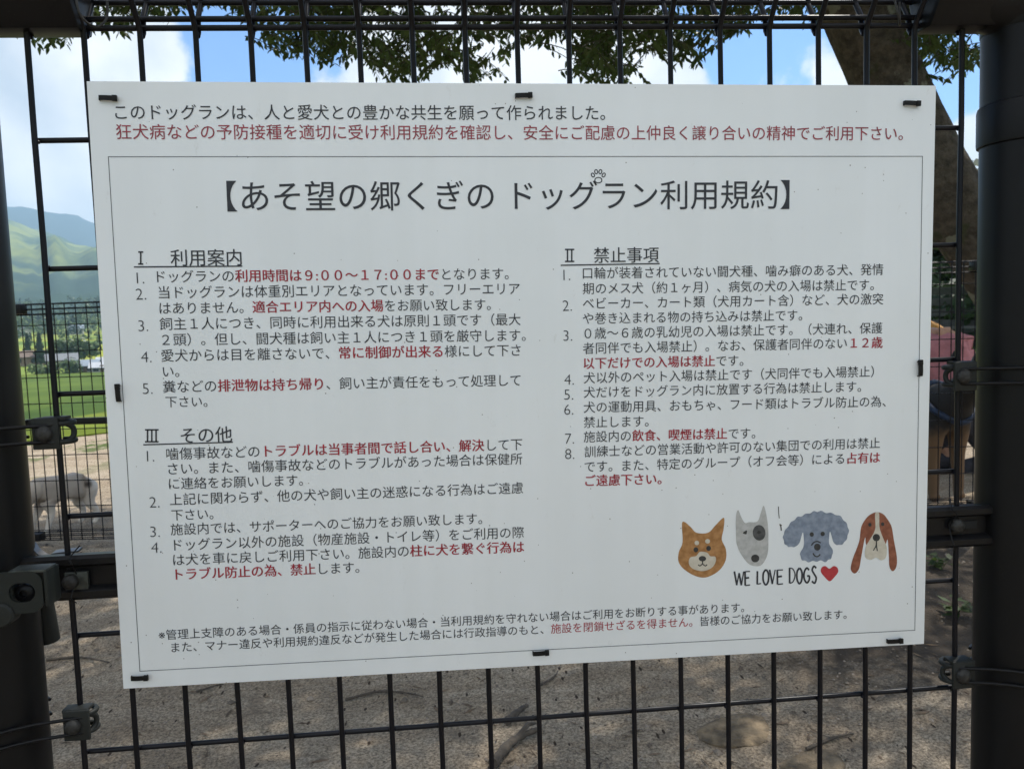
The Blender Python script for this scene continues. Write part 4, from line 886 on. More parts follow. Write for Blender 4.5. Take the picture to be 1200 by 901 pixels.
def crouching_person():
    p = at_depth(1118, 500, 4.15); z0 = gz(p)
    e = empty('person', (p.x, p.y, z0)); tag(e, 'crouching person in a pink shirt and yellow hat bending beside the dark dog', 'person')
    loc = lambda u, v, D: tuple(Vector(at_depth(u, v, D))-Vector((p.x, p.y, z0)))
    skn = mat('skin', (.36, .20, .13), .6, 0, .1, 20); pink = mat('pink cotton shirt', (.37, .15, .165), .85, 0, .12, 18, .4, 30); trou = mat('dark trousers', (.03, .03, .038), .85, 0, .3, 30, .3, 60); yel = mat('yellow straw hat', (.45, .22, .045), .8, 0, .2, 120, .3, 200)
    hip = Vector(loc(1160, 486, 4.05)); sh = Vector(loc(1084, 397, 4.28)); ch = hip.lerp(sh, .6)+Vector((0, 0, .015)); nk = Vector(loc(1072, 408, 4.42)); hd = Vector(loc(1064, 404, 4.52))
    side = Vector((.55, -.8, 0)).normalized()
    shl, shr = sh+side*.17+Vector((0, 0, -.02)), sh-side*.17
    ell_, elr = shl+Vector((-.06, -.05, -.25)), shr+Vector((-.10, .02, -.25)); wl, wr = ell_+Vector((-.06, -.14, -.17)), elr+Vector((.02, -.18, -.16))
    hl, hr = hip+side*.10, hip-side*.10
    f = Vector((-.85, .4, 0)).normalized()
    kl, kr = Vector((hl.x, hl.y, 0))+f*.30+Vector((0, 0, .42)), Vector((hr.x, hr.y, 0))+f*.28+Vector((0, 0, .40))
    al, ar = Vector((hl.x, hl.y, .075))+f*.05, Vector((hr.x, hr.y, .075))+f*.08
    tl, tr = al+f*.17-Vector((0, 0, .045)), ar+f*.17-Vector((0, 0, .045))
    V = [hip, ch, sh, nk, hd, hd+f*.05+Vector((0, 0, .05)), shl, ell_, wl, wl+Vector((-.02, -.06, -.06)), shr, elr, wr, wr+Vector((0, -.06, -.06)), hl, kl, al, tl, hr, kr, ar, tr]
    Eg = [(0, 1), (1, 2), (2, 3), (3, 4), (4, 5), (2, 6), (6, 7), (7, 8), (8, 9), (2, 10), (10, 11), (11, 12), (12, 13), (0, 14), (14, 15), (15, 16), (16, 17), (0, 18), (18, 19), (19, 20), (20, 21)]
    Rr = [.085, .095, .085, .055, .09, .085, .062, .045, .032, .03, .062, .045, .032, .03, .095, .06, .045, .04, .095, .06, .045, .04]
    skin('body', V, Eg, Rr, skn, e)
    shirt = skin('shirt', [hip, ch, sh, shl, shl.lerp(ell_, .75), shr, shr.lerp(elr, .75)], [(0, 1), (1, 2), (2, 3), (3, 4), (2, 5), (5, 6)], [.125, .135, .135, .082, .075, .082, .075], pink, e, sub=3)
    for v in shirt.data.vertices:
        c_ = v.co; v.co = c_+v.normal*(.022*noise.noise(Vector((c_.x*9+c_.z*5, c_.y*9, c_.z*3)))+.008*noise.noise(c_*28))
    skin('trousers', [hip, hl, kl, al.lerp(kl, .1), hr, kr, ar.lerp(kr, .1)], [(0, 1), (1, 2), (2, 3), (0, 4), (4, 5), (5, 6)], [.138, .108, .075, .058, .108, .075, .058], trou, e)
    for a_, t_ in ((al, tl), (ar, tr)):
        mb = MB(); mb.tube([a_-f*.05-Vector((0, 0, .02)), a_.lerp(t_, .5), t_+f*.04], [.05, .052, .036], 12); mb.build('shoe', trou, e, smooth=60)
    hp = Vector(loc(1088, 398, 4.50)); mb = MB(); mt = Matrix.Rotation(.5, 3, 'X') @ Matrix.Rotation(.5, 3, 'Y')
    mb.lathe([(.135, -.012), (.14, -.006), (.105, .01), (.098, .05), (.08, .085), (.03, .10)], hp, 'z', 24, mat=mt); mb.build('hat', yel, e, smooth=60)
crouching_person()

# ------------------------------------------------------------------ zelkova tree
def leaf_mat(name, c1, c2, trans=.3):
    m, nt, b = nodes(name); N = nt.nodes.new; L = nt.links.new
    oi = N('ShaderNodeTexCoord'); t = N('ShaderNodeTexNoise'); t.inputs['Scale'].default_value = 1.7; t.inputs['Detail'].default_value = 6; L(oi.outputs['Object'], t.inputs['Vector'])
    r = N('ShaderNodeValToRGB'); L(t.outputs['Fac'], r.inputs[0]); r.color_ramp.elements[0].position = .35; r.color_ramp.elements[0].color = (*c1, 1); r.color_ramp.elements[1].position = .65; r.color_ramp.elements[1].color = (*c2, 1)
    L(r.outputs[0], b.inputs['Base Color']); b.inputs['Roughness'].default_value = .5; b.inputs['Specular IOR Level'].default_value = .3
    tl = N('ShaderNodeBsdfTranslucent'); L(r.outputs[0], tl.inputs[0]); mx = N('ShaderNodeMixShader'); mx.inputs[0].default_value = trans
    L(b.outputs[0], mx.inputs[1]); L(tl.outputs[0], mx.inputs[2]); L(mx.outputs[0], nt.nodes['Material Output'].inputs[0])
    return m
LEAF_M = leaf_mat('zelkova leaf', (.034, .056, .014), (.062, .092, .024), .42)
def bark_mat():
    m, nt, b = nodes('zelkova bark'); N = nt.nodes.new; L = nt.links.new
    tc = N('ShaderNodeTexCoord')
    def nz(s, d=7, r=.6):
        t = N('ShaderNodeTexNoise'); t.inputs['Scale'].default_value = s; t.inputs['Detail'].default_value = d; t.inputs['Roughness'].default_value = r; L(tc.outputs['Object'], t.inputs['Vector']); return t.outputs['Fac']
    def ramp(f, p0, c0, p1, c1):
        r = N('ShaderNodeValToRGB'); L(f, r.inputs[0]); r.color_ramp.elements[0].position = p0; r.color_ramp.elements[0].color = (*c0, 1); r.color_ramp.elements[1].position = p1; r.color_ramp.elements[1].color = (*c1, 1); return r.outputs[0]
    def mix(f, a, c):
        x = N('ShaderNodeMix'); x.data_type = 'RGBA'; L(f, x.inputs[0]); L(a, x.inputs[6]); (L(c, x.inputs[7]) if not isinstance(c, tuple) else setattr(x.inputs[7], 'default_value', (*c, 1))); return x.outputs[2]
    c = ramp(nz(16, 9, .75), .38, (.050, .044, .035), .66, (.135, .117, .092))
    c = mix(ramp(nz(5.5, 8, .7), .56, (0, 0, 0), .66, (.8, .8, .8)), c, (.055, .065, .032))         # moss
    vo = N('ShaderNodeTexVoronoi'); vo.inputs['Scale'].default_value = 5.5; L(tc.outputs['Object'], vo.inputs['Vector'])
    ad = N('ShaderNodeMath'); ad.operation = 'MULTIPLY_ADD'; L(nz(26, 5, .7), ad.inputs[0]); ad.inputs[1].default_value = .55; L(vo.outputs['Distance'], ad.inputs[2])
    c = mix(ramp(ad.outputs[0], .45, (1, 1, 1), .50, (0, 0, 0)), c, (.21, .215, .165))                # lichen rosettes
    L(c, b.inputs['Base Color']); b.inputs['Roughness'].default_value = .95; b.inputs['Specular IOR Level'].default_value = .1
    s = N('ShaderNodeMath'); s.operation = 'MULTIPLY_ADD'; L(nz(60, 8, .75), s.inputs[0]); s.inputs[1].default_value = .35; L(nz(12), s.inputs[2])
    bp = N('ShaderNodeBump'); bp.inputs['Strength'].default_value = 1; bp.inputs['Distance'].default_value = .07; L(s.outputs[0], bp.inputs['Height']); L(bp.outputs[0], b.inputs['Normal'])
    return m
BARK_M = bark_mat()
TD = 4.3
def leaf_cloud(twigs, lr, seed=1, sc=1.0):
    """twigs: list of (base point, direction, length, leaves). Every leaf is its own small pointed blade."""
    r = random.Random(seed); vs = []; fs = []; tw = MB()
    for P, dirv, ln, nl in twigs:
        P = Vector(P); d = Vector(dirv).normalized(); ax = d.cross(Vector((0, 0, 1)));
        if ax.length < .1: ax = Vector((1, 0, 0))
        ax.normalize(); pts = []
        for k in range(6):
            t = k/5; pts.append(P+d*ln*t+Vector((0, 0, -.35*ln*t*t))+ax*ln*.08*math.sin(t*3+P.x*9))
        tw.tube(pts, [.0035*sc, .003*sc, .0026*sc, .002*sc, .0015*sc, .001*sc], 4)
        for i in range(nl):
            t = (i+.5)/nl; k = min(int(t*5), 4); q = pts[k].lerp(pts[k+1], t*5-k); s = 1 if i % 2 else -1
            dl = (d*.55+ax*s*r.uniform(.4, 1.0)+Vector((r.uniform(-.25, .25), r.uniform(-.25, .25), r.uniform(-1.0, -.15)))).normalized()
            w = dl.cross(Vector((r.uniform(-1, 1), r.uniform(-1, 1), 1.2))); w.normalize(); n = w.cross(dl)
            L_ = lr*r.uniform(.65, 1.25); wd = L_*r.uniform(.17, .24); b = len(vs); q = q+dl*.006
            for a_, s_, c_ in ((0, 0, 0), (.32, -1, 0), (.32, 1, 0), (.68, -.68, -.05), (.68, .68, -.05), (1, 0, -.16)):
                vs.append(tuple(q+dl*(L_*a_)+w*(wd*s_)+n*(L_*c_)))
            fs += [(b, b+2, b+1), (b+1, b+2, b+4, b+3), (b+3, b+4, b+5)]
    return vs, fs, tw
def zelkova():
    pts_px = [((968+1063)/2-13, 10), ((1000+1096)/2, 95), ((1034+1128)/2, 160), ((1073+1172)/2, 232), (1172, 330), (1232, 430), (1290, 530), (1330, 640)]
    # centre line of the leaning trunk at its real distance
    C = [at_depth(1002, 0, TD-.1), at_depth(1040, 95, TD), at_depth(1073, 165, TD), at_depth(1112, 232, TD), at_depth(1178, 330, TD+.05), at_depth(1228, 430, TD+.1), at_depth(1268, 530, TD+.12), at_depth(1290, 640, TD+.12)]
    base = C[-1].copy(); base.z = g(base.x, base.y)-.1; C[-1] = base
    up = [C[0]+Vector((-.28, -.05, .62)), C[0]+Vector((-.6, -.12, 1.35)), C[0]+Vector((-.8, -.2, 2.3))]
    e = empty('zelkova_tree', (base.x, base.y, 0)); tag(e, 'large leaning tree with mossy lichen-spotted trunk and overhanging leafy branches', 'tree')
    off = Vector((-base.x, -base.y, 0))
    path = catmull([tuple(p) for p in (up[::-1]+C)], 8, False)
    nP = len(path); rads = []
    for i in range(nP):
        t = i/(nP-1); rads.append(.127+.060*min(1, t/.3)+(.10*((t-.72)/.28)**2 if t > .72 else 0))
    mb = MB(); n = 40; rings = []
    for i, p in enumerate(path):
        p = Vector(p); a = Vector(path[min(i+1, nP-1)])-Vector(path[max(i-1, 0)]); a.normalize(); x = a.cross(Vector((0, 1, 0))).normalized(); y = x.cross(a)
        rings.append([p+(x*math.cos(2*math.pi*j/n)+y*math.sin(2*math.pi*j/n))*rads[i]*(1+.05*noise.noise(Vector((math.cos(2*math.pi*j/n)*1.5, math.sin(2*math.pi*j/n)*1.5, i*.12)))+.02*noise.noise(Vector((j*.9, i*.5, 0))))+off for j in range(n)])
    vs = [v for r_ in rings for v in r_]; fs = [(i*n+j, i*n+(j+1) % n, (i+1)*n+(j+1) % n, (i+1)*n+j) for i in range(nP-1) for j in range(n)]
    mb.add(vs, fs); mb.build('trunk', BARK_M, e, smooth=180)
    # limbs
    r = random.Random(5); limbs = []
    top = up
    def limb(a, b, r0, sag=.0):
        a, b = Vector(a), Vector(b); m_ = a.lerp(b, .45)+Vector((r.uniform(-.2, .2), r.uniform(-.2, .2), .25-sag)); P = catmull([tuple(a), tuple(m_), tuple(a.lerp(b, .75)+Vector((r.uniform(-.15, .15), 0, .1))), tuple(b)], 6, False)
        k = len(P); mb.tube([Vector(p)+off for p in P], [r0*(1-.85*i/(k-1)) for i in range(k)], 10); limbs.append([Vector(p) for p in P])
    for a, b, r0 in ((up[0], at_depth(620, -40, 4.2), .075), (up[0], at_depth(330, -60, 4.6), .07), (up[1], at_depth(120, -160, 4.2), .07), (up[1], (-1.6, 1.6, 3.6), .07), (up[1], (.6, .6, 3.5), .06), (up[2], (-.5, 2.6, 5.2), .07), (up[2], (2.6, 4.8, 5.0), .06), (up[1], (2.6, 1.4, 3.9), .06), (up[2], (.8, 5.8, 5.4), .06), (up[2], (-2.8, 4.4, 4.8), .06), (up[0], at_depth(1130, -60, 4.4), .04), (up[2], (-3.4, 2.8, 4.4), .05), (up[2], (1.5, -.6, 4.6), .05)):
        mb = MB(); limb(a, b, r0); mb.build('branch', BARK_M, e, smooth=60)
    # hanging leaf sprays seen between fence top and board: (u, lowest v, share)
    prof = [(25, 30, .8), (35, 46, 1.2), (50, 60, 1.3), (78, 56, 1.2), (90, 30, .8), (120, 42, 1), (145, 50, 1), (160, 20, .6), (250, 12, .5), (300, 28, .8), (320, 50, 1), (345, 62, 1), (365, 74, 1), (395, 70, 1), (420, 58, 1), (440, 78, 1), (455, 92, 1.2), (490, 92, 1.2), (505, 78, 1), (520, 62, .8), (536, 70, .9), (550, 92, 1.1), (590, 96, 1.1), (605, 60, .7), (625, 46, .6), (650, 48, .6), (660, 70, .8), (680, 92, 1.0), (720, 96, 1.2), (770, 92, 1.2), (800, 60, 1), (815, 72, .9), (850, 60, 1), (868, 45, .8), (880, 22, .3), (940, 30, .35), (960, 34, .3), (968, 10, .2), (1066, 10, .2), (1076, 55, 1.2), (1090, 78, 1.2), (1105, 96, 1.2), (1120, 94, 1.2), (1150, 72, 1.2), (1160, 40, .8)]
    P2 = [(a, b) for a, b, _ in prof]; P3 = [(a, c) for a, _, c in prof]
    twigs = []; k = 0
    while k < 2900:
        u = r.uniform(20, 1170); vlo = interp(P2, u)+(12 if 300 < u < 880 else 3); v = r.uniform(-75, vlo-4)
        if r.random() > interp(P3, u)*.85: continue
        if v > 2 and noise.noise(Vector((u/46, v/34, 1))) < r.uniform(-.32, .12): continue
        D = r.uniform(3.9, 5.3); ln = r.uniform(.13, .28)
        pend = at_depth(u, v, D); d = Vector((r.uniform(-1, 1), r.uniform(-1, 1), r.uniform(-.55, .1)))
        b = pend-d.normalized()*ln+Vector((0, 0, .35*ln)); twigs.append((b, d, ln, r.randint(9, 15))); k += 1
    v1, f1, tw = leaf_cloud(twigs, .056, 3)
    # the crown over it, carried by the limbs
    tw2 = []
    for k in range(2700):
        L_ = r.choice(limbs); p = r.choice(L_[4:]); q = p+Vector((r.gauss(0, .75), r.gauss(0, .75), r.gauss(.25, .5)))
        rel = q-Vector(CAM); dep = rel.dot(Vector(R[2])); 
        if dep > .2:
            vv = rel.dot(Vector(R[1]))/dep*F_PX+450.5
            if vv > -130: continue
        elif q.z < 2.4: continue
        tw2.append((q, Vector((r.uniform(-1, 1), r.uniform(-1, 1), r.uniform(-.6, .4))), r.uniform(.3, .5), r.randint(10, 14)))
    for k in range(700):                       # unseen foliage added in the sun's path to shade the near ground
        q = Vector((1.9+r.gauss(0, .75), 3.0+r.gauss(0, .6), 4.3+r.gauss(0, .3)))
        tw2.append((q, Vector((r.uniform(-1, 1), r.uniform(-1, 1), r.uniform(-.6, .4))), r.uniform(.3, .5), r.randint(10, 14)))
    v2, f2, tw_b = leaf_cloud(tw2, .085, 9)
    b = len(v1); vs = v1+v2; fs = f1+[tuple(b+i for i in f) for f in f2]
    me = bpy.data.meshes.new('crown'); me.from_pydata([(x-base.x, y-base.y, z) for x, y, z in vs], [], fs); me.materials.append(LEAF_M); link('crown', me, e)
    tw.v = [(x-base.x, y-base.y, z) for x, y, z in tw.v]; tw.build('twigs', BARK_M, e, smooth=0, recalc=False)
zelkova()

# ------------------------------------------------------------------ things on the ground
def ground_pt(u, v):
    p = on_z(u, v, 0)
    for _ in range(4): p = on_z(u, v, g(p.x, p.y)+relief(p.x, p.y, 3))
    return p
TWIG_M = mat('dead twig', (.075, .06, .045), .9, 0, .3, 60, .4, 200)
def stick(px, r0, label, side=None):
    P = [ground_pt(u, v)+Vector((0, 0, r0*.9+.002)) for u, v in px]; mb = MB(); o = P[0]
    Q = catmull([tuple(p-o) for p in P], 5, False); k = len(Q)
    mb.tube(Q, [r0*(1-.55*i/(k-1))*(1+.15*math.sin(i*2.1)) for i in range(k)], 8)
    if side is not None:
        a = Vector(Q[k//2]); mb.tube([a, a+Vector(side)*.6+Vector((0, 0, .012)), a+Vector(side)], [r0*.6, r0*.45, r0*.2], 6)
    tag(mb.build('twig', TWIG_M, loc=o, smooth=60), label, 'twig', 'twigs lying on the sandy ground')
stick([(578, 901), (597, 878), (612, 868), (632, 860)], .012, 'thick grey stick on the sand, largest of the twigs under the board', (.05, .06, 0))
stick([(594, 850), (608, 838), (618, 831)], .010, 'short stub of stick lying just above the thick grey stick')
stick([(405, 822), (440, 813), (470, 813), (496, 818)], .004, 'long thin bent twig on the sand below the left half of the board')
stick([(630, 806), (648, 796), (654, 788)], .0035, 'fine twig right of the thick stick below the board bottom edge')
stick([(55, 775), (95, 772), (128, 778)], .0045, 'thin dark twig on the sand beside the left fence post')
stick([(230, 812), (252, 805), (262, 803)], .003, 'tiny straight twig under the bottom left board corner')
stick([(945, 880), (980, 866), (1000, 862)], .004, 'slim twig on dark soil beside the flat brown stones')
STONE_M = mat('flat brown stone', (.155, .115, .070), .95, 0, .45, 30, .9, 90)
def stone(px, h, label):
    P = [ground_pt(u, v) for u, v in px]; c = sum(P, Vector())/len(P); Q = catmull([(p.x-c.x, p.y-c.y) for p in P], 4); n = len(Q); mb = MB()
    vs = [(x*1.05, y*1.05, -.03) for x, y in Q]+[(x*(1+.14*noise.noise(Vector((x*22, y*22, 7)))), y*(1+.14*noise.noise(Vector((x*22, y*22, 3)))), h*.1+.004*noise.noise(Vector((x*30, y*30, 1)))) for x, y in Q]+[(x*.8, y*.8, h+.006*noise.noise(Vector((x*20, y*20, 1)))) for x, y in Q]+[(0, 0, h)]
    fs = [(k*n+j, k*n+(j+1) % n, (k+1)*n+(j+1) % n, (k+1)*n+j) for k in (0, 1) for j in range(n)]+[(2*n+j, 2*n+(j+1) % n, 3*n) for j in range(n)]
    mb.add(vs, fs); tag(mb.build('stone', STONE_M, loc=c, smooth=60), label, 'stone', 'flat stones set in the ground')
stone([(815, 862), (840, 842), (880, 836), (905, 848), (895, 868), (850, 876)], .007, 'flat brown stone half sunk in the sand behind the mesh')
stone([(915, 901), (930, 884), (965, 876), (990, 890), (985, 915), (940, 920)], .007, 'flat brown stone cut by the bottom of the view')
def scatter(name, n, fn, material, label, seed):
    r = random.Random(seed); mb = MB()
    for _ in range(n):
        a = rad(r.uniform(-40, 42)); d = 1.3*(4.6/1.3)**(r.random()**1.3); x, y = CAM[0]+d*math.sin(a), CAM[1]+d*math.cos(a)
        if noise.noise(Vector((x*1.6, y*1.6, 4))) < r.uniform(-.5, .35): continue
        z = g(x, y)+relief(x, y, 3); fn(mb, r, Vector((x, y, z)))
    o = mb.build(name, material, smooth=0, recalc=False); tag(o, label, name.replace('_', ' '), kind='stuff')
def pebble(mb, r, c):
    s = r.uniform(.0018, .0055)*(2.2 if r.random() < .05 else 1); q = Matrix.Rotation(r.uniform(0, 6), 3, 'Z')
    vs = [c+q @ Vector((x*s*r.uniform(.7, 1.3), y*s*r.uniform(.7, 1.1), z*s*.7)) for x, y, z in ((1, 0, 0), (-1, 0, 0), (0, 1, 0), (0, -1, 0), (0, 0, 1), (0, 0, -1))]
    mb.add(vs, [(0, 2, 4), (2, 1, 4), (1, 3, 4), (3, 0, 4), (2, 0, 5), (1, 2, 5), (3, 1, 5), (0, 3, 5)])
def crumb(mb, r, c):
    a = r.uniform(0, 6.3); L_ = r.uniform(.005, .022); w = L_*r.uniform(.10, .3); d = Vector((math.cos(a), math.sin(a), r.uniform(-.1, .25))); s = Vector((-d.y, d.x, r.uniform(-.3, .3)))
    c = c+Vector((0, 0, .003)); mb.add([c-d*L_, c+s*w, c+d*L_, c-s*w, c+Vector((0, 0, .002))], [(0, 1, 4), (1, 2, 4), (2, 3, 4), (3, 0, 4)])
scatter('gravel', 9000, pebble, mat('grit', (.20, .165, .13), .95, 0, .5, 6), 'fine loose grit scattered over the sandy ground', 11)
scatter('litter', 1500, crumb, mat('dry leaf litter', (.10, .07, .045), .9, 0, .5, 9), 'dry leaf crumbs and bark bits on the sandy ground', 12)

def weed(u, v, n, h, label, seed):
    r = random.Random(seed); p = ground_pt(u, v); e = empty('weed', p); tag(e, label, 'weed'); vs = []; fs = []; st = MB()
    for i in range(n):
        a = r.uniform(0, 6.28); L_ = h*r.uniform(.5, 1.1); tip = Vector((math.cos(a)*L_*.7, math.sin(a)*L_*.7, L_)); st.tube([(0, 0, 0), tuple(tip*.5+Vector((0, 0, L_*.12))), tuple(tip)], [.0016, .0012, .0007], 5)
        for k in range(4):
            q = tip*(.4+.2*k); d = Vector((r.uniform(-1, 1), r.uniform(-1, 1), r.uniform(-.2, .4))).normalized(); w = d.cross(Vector((0, 0, 1))).normalized()*.011; l_ = r.uniform(.03, .05); b = len(vs)
            vs += [tuple(q), tuple(q+d*l_*.45+w), tuple(q+d*l_), tuple(q+d*l_*.45-w)]; fs.append((b, b+1, b+2, b+3))
    me = bpy.data.meshes.new('leaves'); me.from_pydata(vs, [], fs); me.materials.append(LEAF_M); link('leaves', me, e); st.build('stems', LEAF_M, e, smooth=60)
weed(1120, 722, 7, .06, 'small dark weed on the damp soil beside the right fence post', 4)
weed(1103, 668, 6, .05, 'low weed in shade just below the mid rail, right of the board', 8)
# ------------------------------------------------------------------ the view beyond
def zt(x, y): return H(math.hypot(x, y), math.atan2(x, y))
def put(u, D):                                # foot of a thing standing on the terrain in the direction of column u
    d = ray(u, 390); h = math.hypot(d[0], d[1]); x, y = CAM[0]+d[0]/h*D, CAM[1]+d[1]/h*D
    return Vector((x, y, zt(x, y)))
FAR_LEAF = [leaf_mat('broadleaf crown', (.030, .060, .016), (.075, .120, .030), .2), leaf_mat('conifer crown', (.018, .036, .016), (.035, .062, .024), .15), leaf_mat('bamboo crown', (.06, .10, .03), (.12, .17, .05), .2)]
TRUNK_M = mat('tree trunk', (.07, .055, .042), .95, 0, .3, 3)
def crown_mesh(h, w, nf, seed, conifer=False, leaf=None, lobes=9, zlow=.2):
    r = random.Random(seed); vs = []; fs = []; lf = leaf or h*.06
    L_ = [(Vector((r.uniform(-.55, .55)*w, r.uniform(-.55, .55)*w, h*r.uniform(zlow+.1, .86))), w*r.uniform(.34, .62)) for _ in range(lobes)]
    for i in range(nf):
        if conifer:
            t = r.random()**1.4; a = r.uniform(0, 6.28); rr = w*(1-t)*r.uniform(.45, 1.05)*(.8+.3*math.sin(t*26)); c = Vector((rr*math.cos(a), rr*math.sin(a), h*(.12+.88*t))); o = Vector((math.cos(a), math.sin(a), -.3))
        else:
            q, R0 = r.choice(L_); o = Vector((r.gauss(0, 1), r.gauss(0, 1), r.gauss(.15, .85))).normalized(); c = q+Vector((o.x*R0, o.y*R0, o.z*R0*.8))*r.uniform(.6, 1.08)
        a1 = o.cross(Vector((r.uniform(-1, 1), r.uniform(-1, 1), r.uniform(-1, 1)))); a1.normalize(); a2 = (o.cross(a1)+o*r.uniform(-.5, .5)).normalized(); s = lf*r.uniform(.5, 1.3); b = len(vs)
        vs += [tuple(c-a1*s), tuple(c-a2*s*.6), tuple(c+a1*s), tuple(c+a2*s*.6)]; fs.append((b, b+1, b+2, b+3))
    me = bpy.data.meshes.new('crown'); me.from_pydata(vs, [], fs); return me
def tree(name, p, h, w, mi, nf, seed, label, group=None, conifer=False, leaf=None, zlow=.2):
    e = empty(name, p); tag(e, label, 'tree', group)
    me = crown_mesh(h, w, nf, seed, conifer, leaf, 11, zlow); me.materials.append(FAR_LEAF[mi]); link('crown', me, e)
    mb = MB(); mb.tube([(0, 0, -.3), (w*.03, 0, h*.3), (0, w*.03, h*.75)], [h*.028, h*.02, h*.006], 8)
    for k in range(4):
        a = k*1.7+seed; mb.tube([(0, 0, h*(.28+.08*k)), (math.cos(a)*w*.25, math.sin(a)*w*.25, h*(.42+.08*k)), (math.cos(a)*w*.55, math.sin(a)*w*.55, h*(.52+.08*k))], [h*.012, h*.008, h*.003], 5)
    mb.build('trunk', TRUNK_M, e, smooth=60)
    return e
# village left of the board
WALLS = [mat('cream wall', (.36, .32, .27), .9, 0, .1, .6), mat('white wall', (.42, .42, .41), .9, 0, .06, .6), mat('brown wood wall', (.22, .16, .11), .9, 0, .2, 2)]
ROOFS = [mat('grey roof tile', (.13, .14, .155), .7, 0, .15, 2), mat('slate blue roof', (.20, .24, .29), .6, 0, .1, 2), mat('rust roof', (.13, .095, .075), .8, 0, .2, 2), mat('pale sheet roof', (.34, .36, .39), .6, 0, .08, 1)]
PANE = mat('window pane', (.03, .035, .04), .15)
def house(p, L_, Wd, hh, rz, wm, rm, label, name='house'):
    e = empty(name, p, rz); tag(e, label, 'house' if name == 'house' else name.replace('_', ' '))
    mb = MB(); mb.box((0, 0, hh/2-.3), (L_, Wd, hh+.6)); rh = Wd*.28
    mb.add([(-L_/2, -Wd/2, hh), (-L_/2, Wd/2, hh), (-L_/2, 0, hh+rh), (L_/2, -Wd/2, hh), (L_/2, Wd/2, hh), (L_/2, 0, hh+rh)], [(0, 1, 2), (3, 5, 4)]); mb.build('wall', WALLS[wm], e, smooth=0)
    mb = MB(); o = .7
    for s in (-1, 1):
        a = Vector((-L_/2-o, s*(Wd/2+o), hh-rh*o/(Wd/2)+.03)); b = Vector((L_/2+o, s*(Wd/2+o), a.z)); c = Vector((L_/2+o, 0, hh+rh+.05)); d = Vector((-L_/2-o, 0, hh+rh+.05)); t = Vector((0, 0, .18))
        mb.add([a, b, c, d, a+t, b+t, c+t, d+t], [(0, 1, 2, 3), (4, 7, 6, 5), (0, 4, 5, 1), (1, 5, 6, 2), (2, 6, 7, 3), (3, 7, 4, 0)])
    mb.build('roof', ROOFS[rm], e, smooth=0)
    for k in range(max(2, int(L_/3.5))):
        x = -L_/2+(k+.5)*L_/max(2, int(L_/3.5)); mb = MB(); mb.box((x, -Wd/2-.03, hh*.55), (1.5, .08, 1.2)); w = mb.build('window', PANE, e, smooth=0)
    mb = MB(); mb.box((L_*.08, -Wd/2-.04, .95), (1.1, .08, 2.1)); mb.build('door', WALLS[2], e, smooth=0)
house(put(32, 300), 9, 6, 3.0, .2, 2, 2, 'brown wooden village house with rust roof beside a dark conifer')
house(put(22, 690), 13, 9, 5, -.3, 1, 0, 'small white village house among trees under the hill, far left')
house(put(70, 285), 8, 6, 2.4, .5, 0, 0, 'cream village house with grey roof at the field edge')
house(put(97, 262), 7, 5, 2.0, .15, 1, 1, 'low barn with slate blue roof at the edge of the green field', 'barn')
house(put(116, 258), 5, 4, 1.5, .25, 1, 3, 'white shed with pale sheet roof right of the slate blue barn', 'shed')
house(put(130, 270), 8, 5, 2.2, .3, 1, 3, 'pale sheet roofed shed half hidden by the board edge', 'shed')
house(put(88, 700), 12, 9, 5, .4, 1, 1, 'white house with blue roof among the trees below the hill')
house(put(250, 330), 12, 8, 4.5, .4, 0, 0, 'cream village house with grey roof behind the board')
house(put(420, 380), 14, 8, 4.5, -.2, 1, 1, 'white village house with blue roof behind the board')
r = random.Random(21)
tree('conifer', put(45, 296), 10.5, 2.6, 1, 500, 3, 'tall dark conifer beside the brown village house', conifer=True, leaf=.7)
tree('conifer', put(31, 330), 9, 2.4, 1, 400, 4, 'shorter dark conifer behind the brown village house', conifer=True, leaf=.7)
tg = 'round trees in a row behind the field'
for k, (u, D, h, w) in enumerate(((66, 300, 7.6, 4.2), (76, 303, 8.4, 4.4), (86, 300, 8.2, 4.4), (96, 298, 7.4, 4.2), (105, 305, 6.2, 3.8))):
    tree('village_tree', put(u, D), h, w, 0, 600, 30+k, ['leftmost round tree of the row behind the field', 'second round tree of the row behind the field', 'middle round tree of the row behind the field', 'fourth round tree of the row behind the slate barn', 'lowest round tree of the row, beside the board edge'][k], tg, leaf=.65)
tree('shrub', put(75, 259), 4.2, 3.4, 0, 500, 50, 'dark shrub in front of the cream house at the field edge', leaf=.4, zlow=.0)
tree('shrub', put(83, 257), 3.2, 2.4, 0, 400, 51, 'small dark shrub left of the slate blue barn', leaf=.4, zlow=.0)
tree('shrub', put(55, 262), 3.0, 3.0, 0, 400, 52, 'low shrub left of the cream house at the field edge', leaf=.4, zlow=.0)
tree('shrub', put(40, 262), 2.6, 3.4, 2, 400, 53, 'pale low shrub in front of the brown wooden house', leaf=.4, zlow=.0)
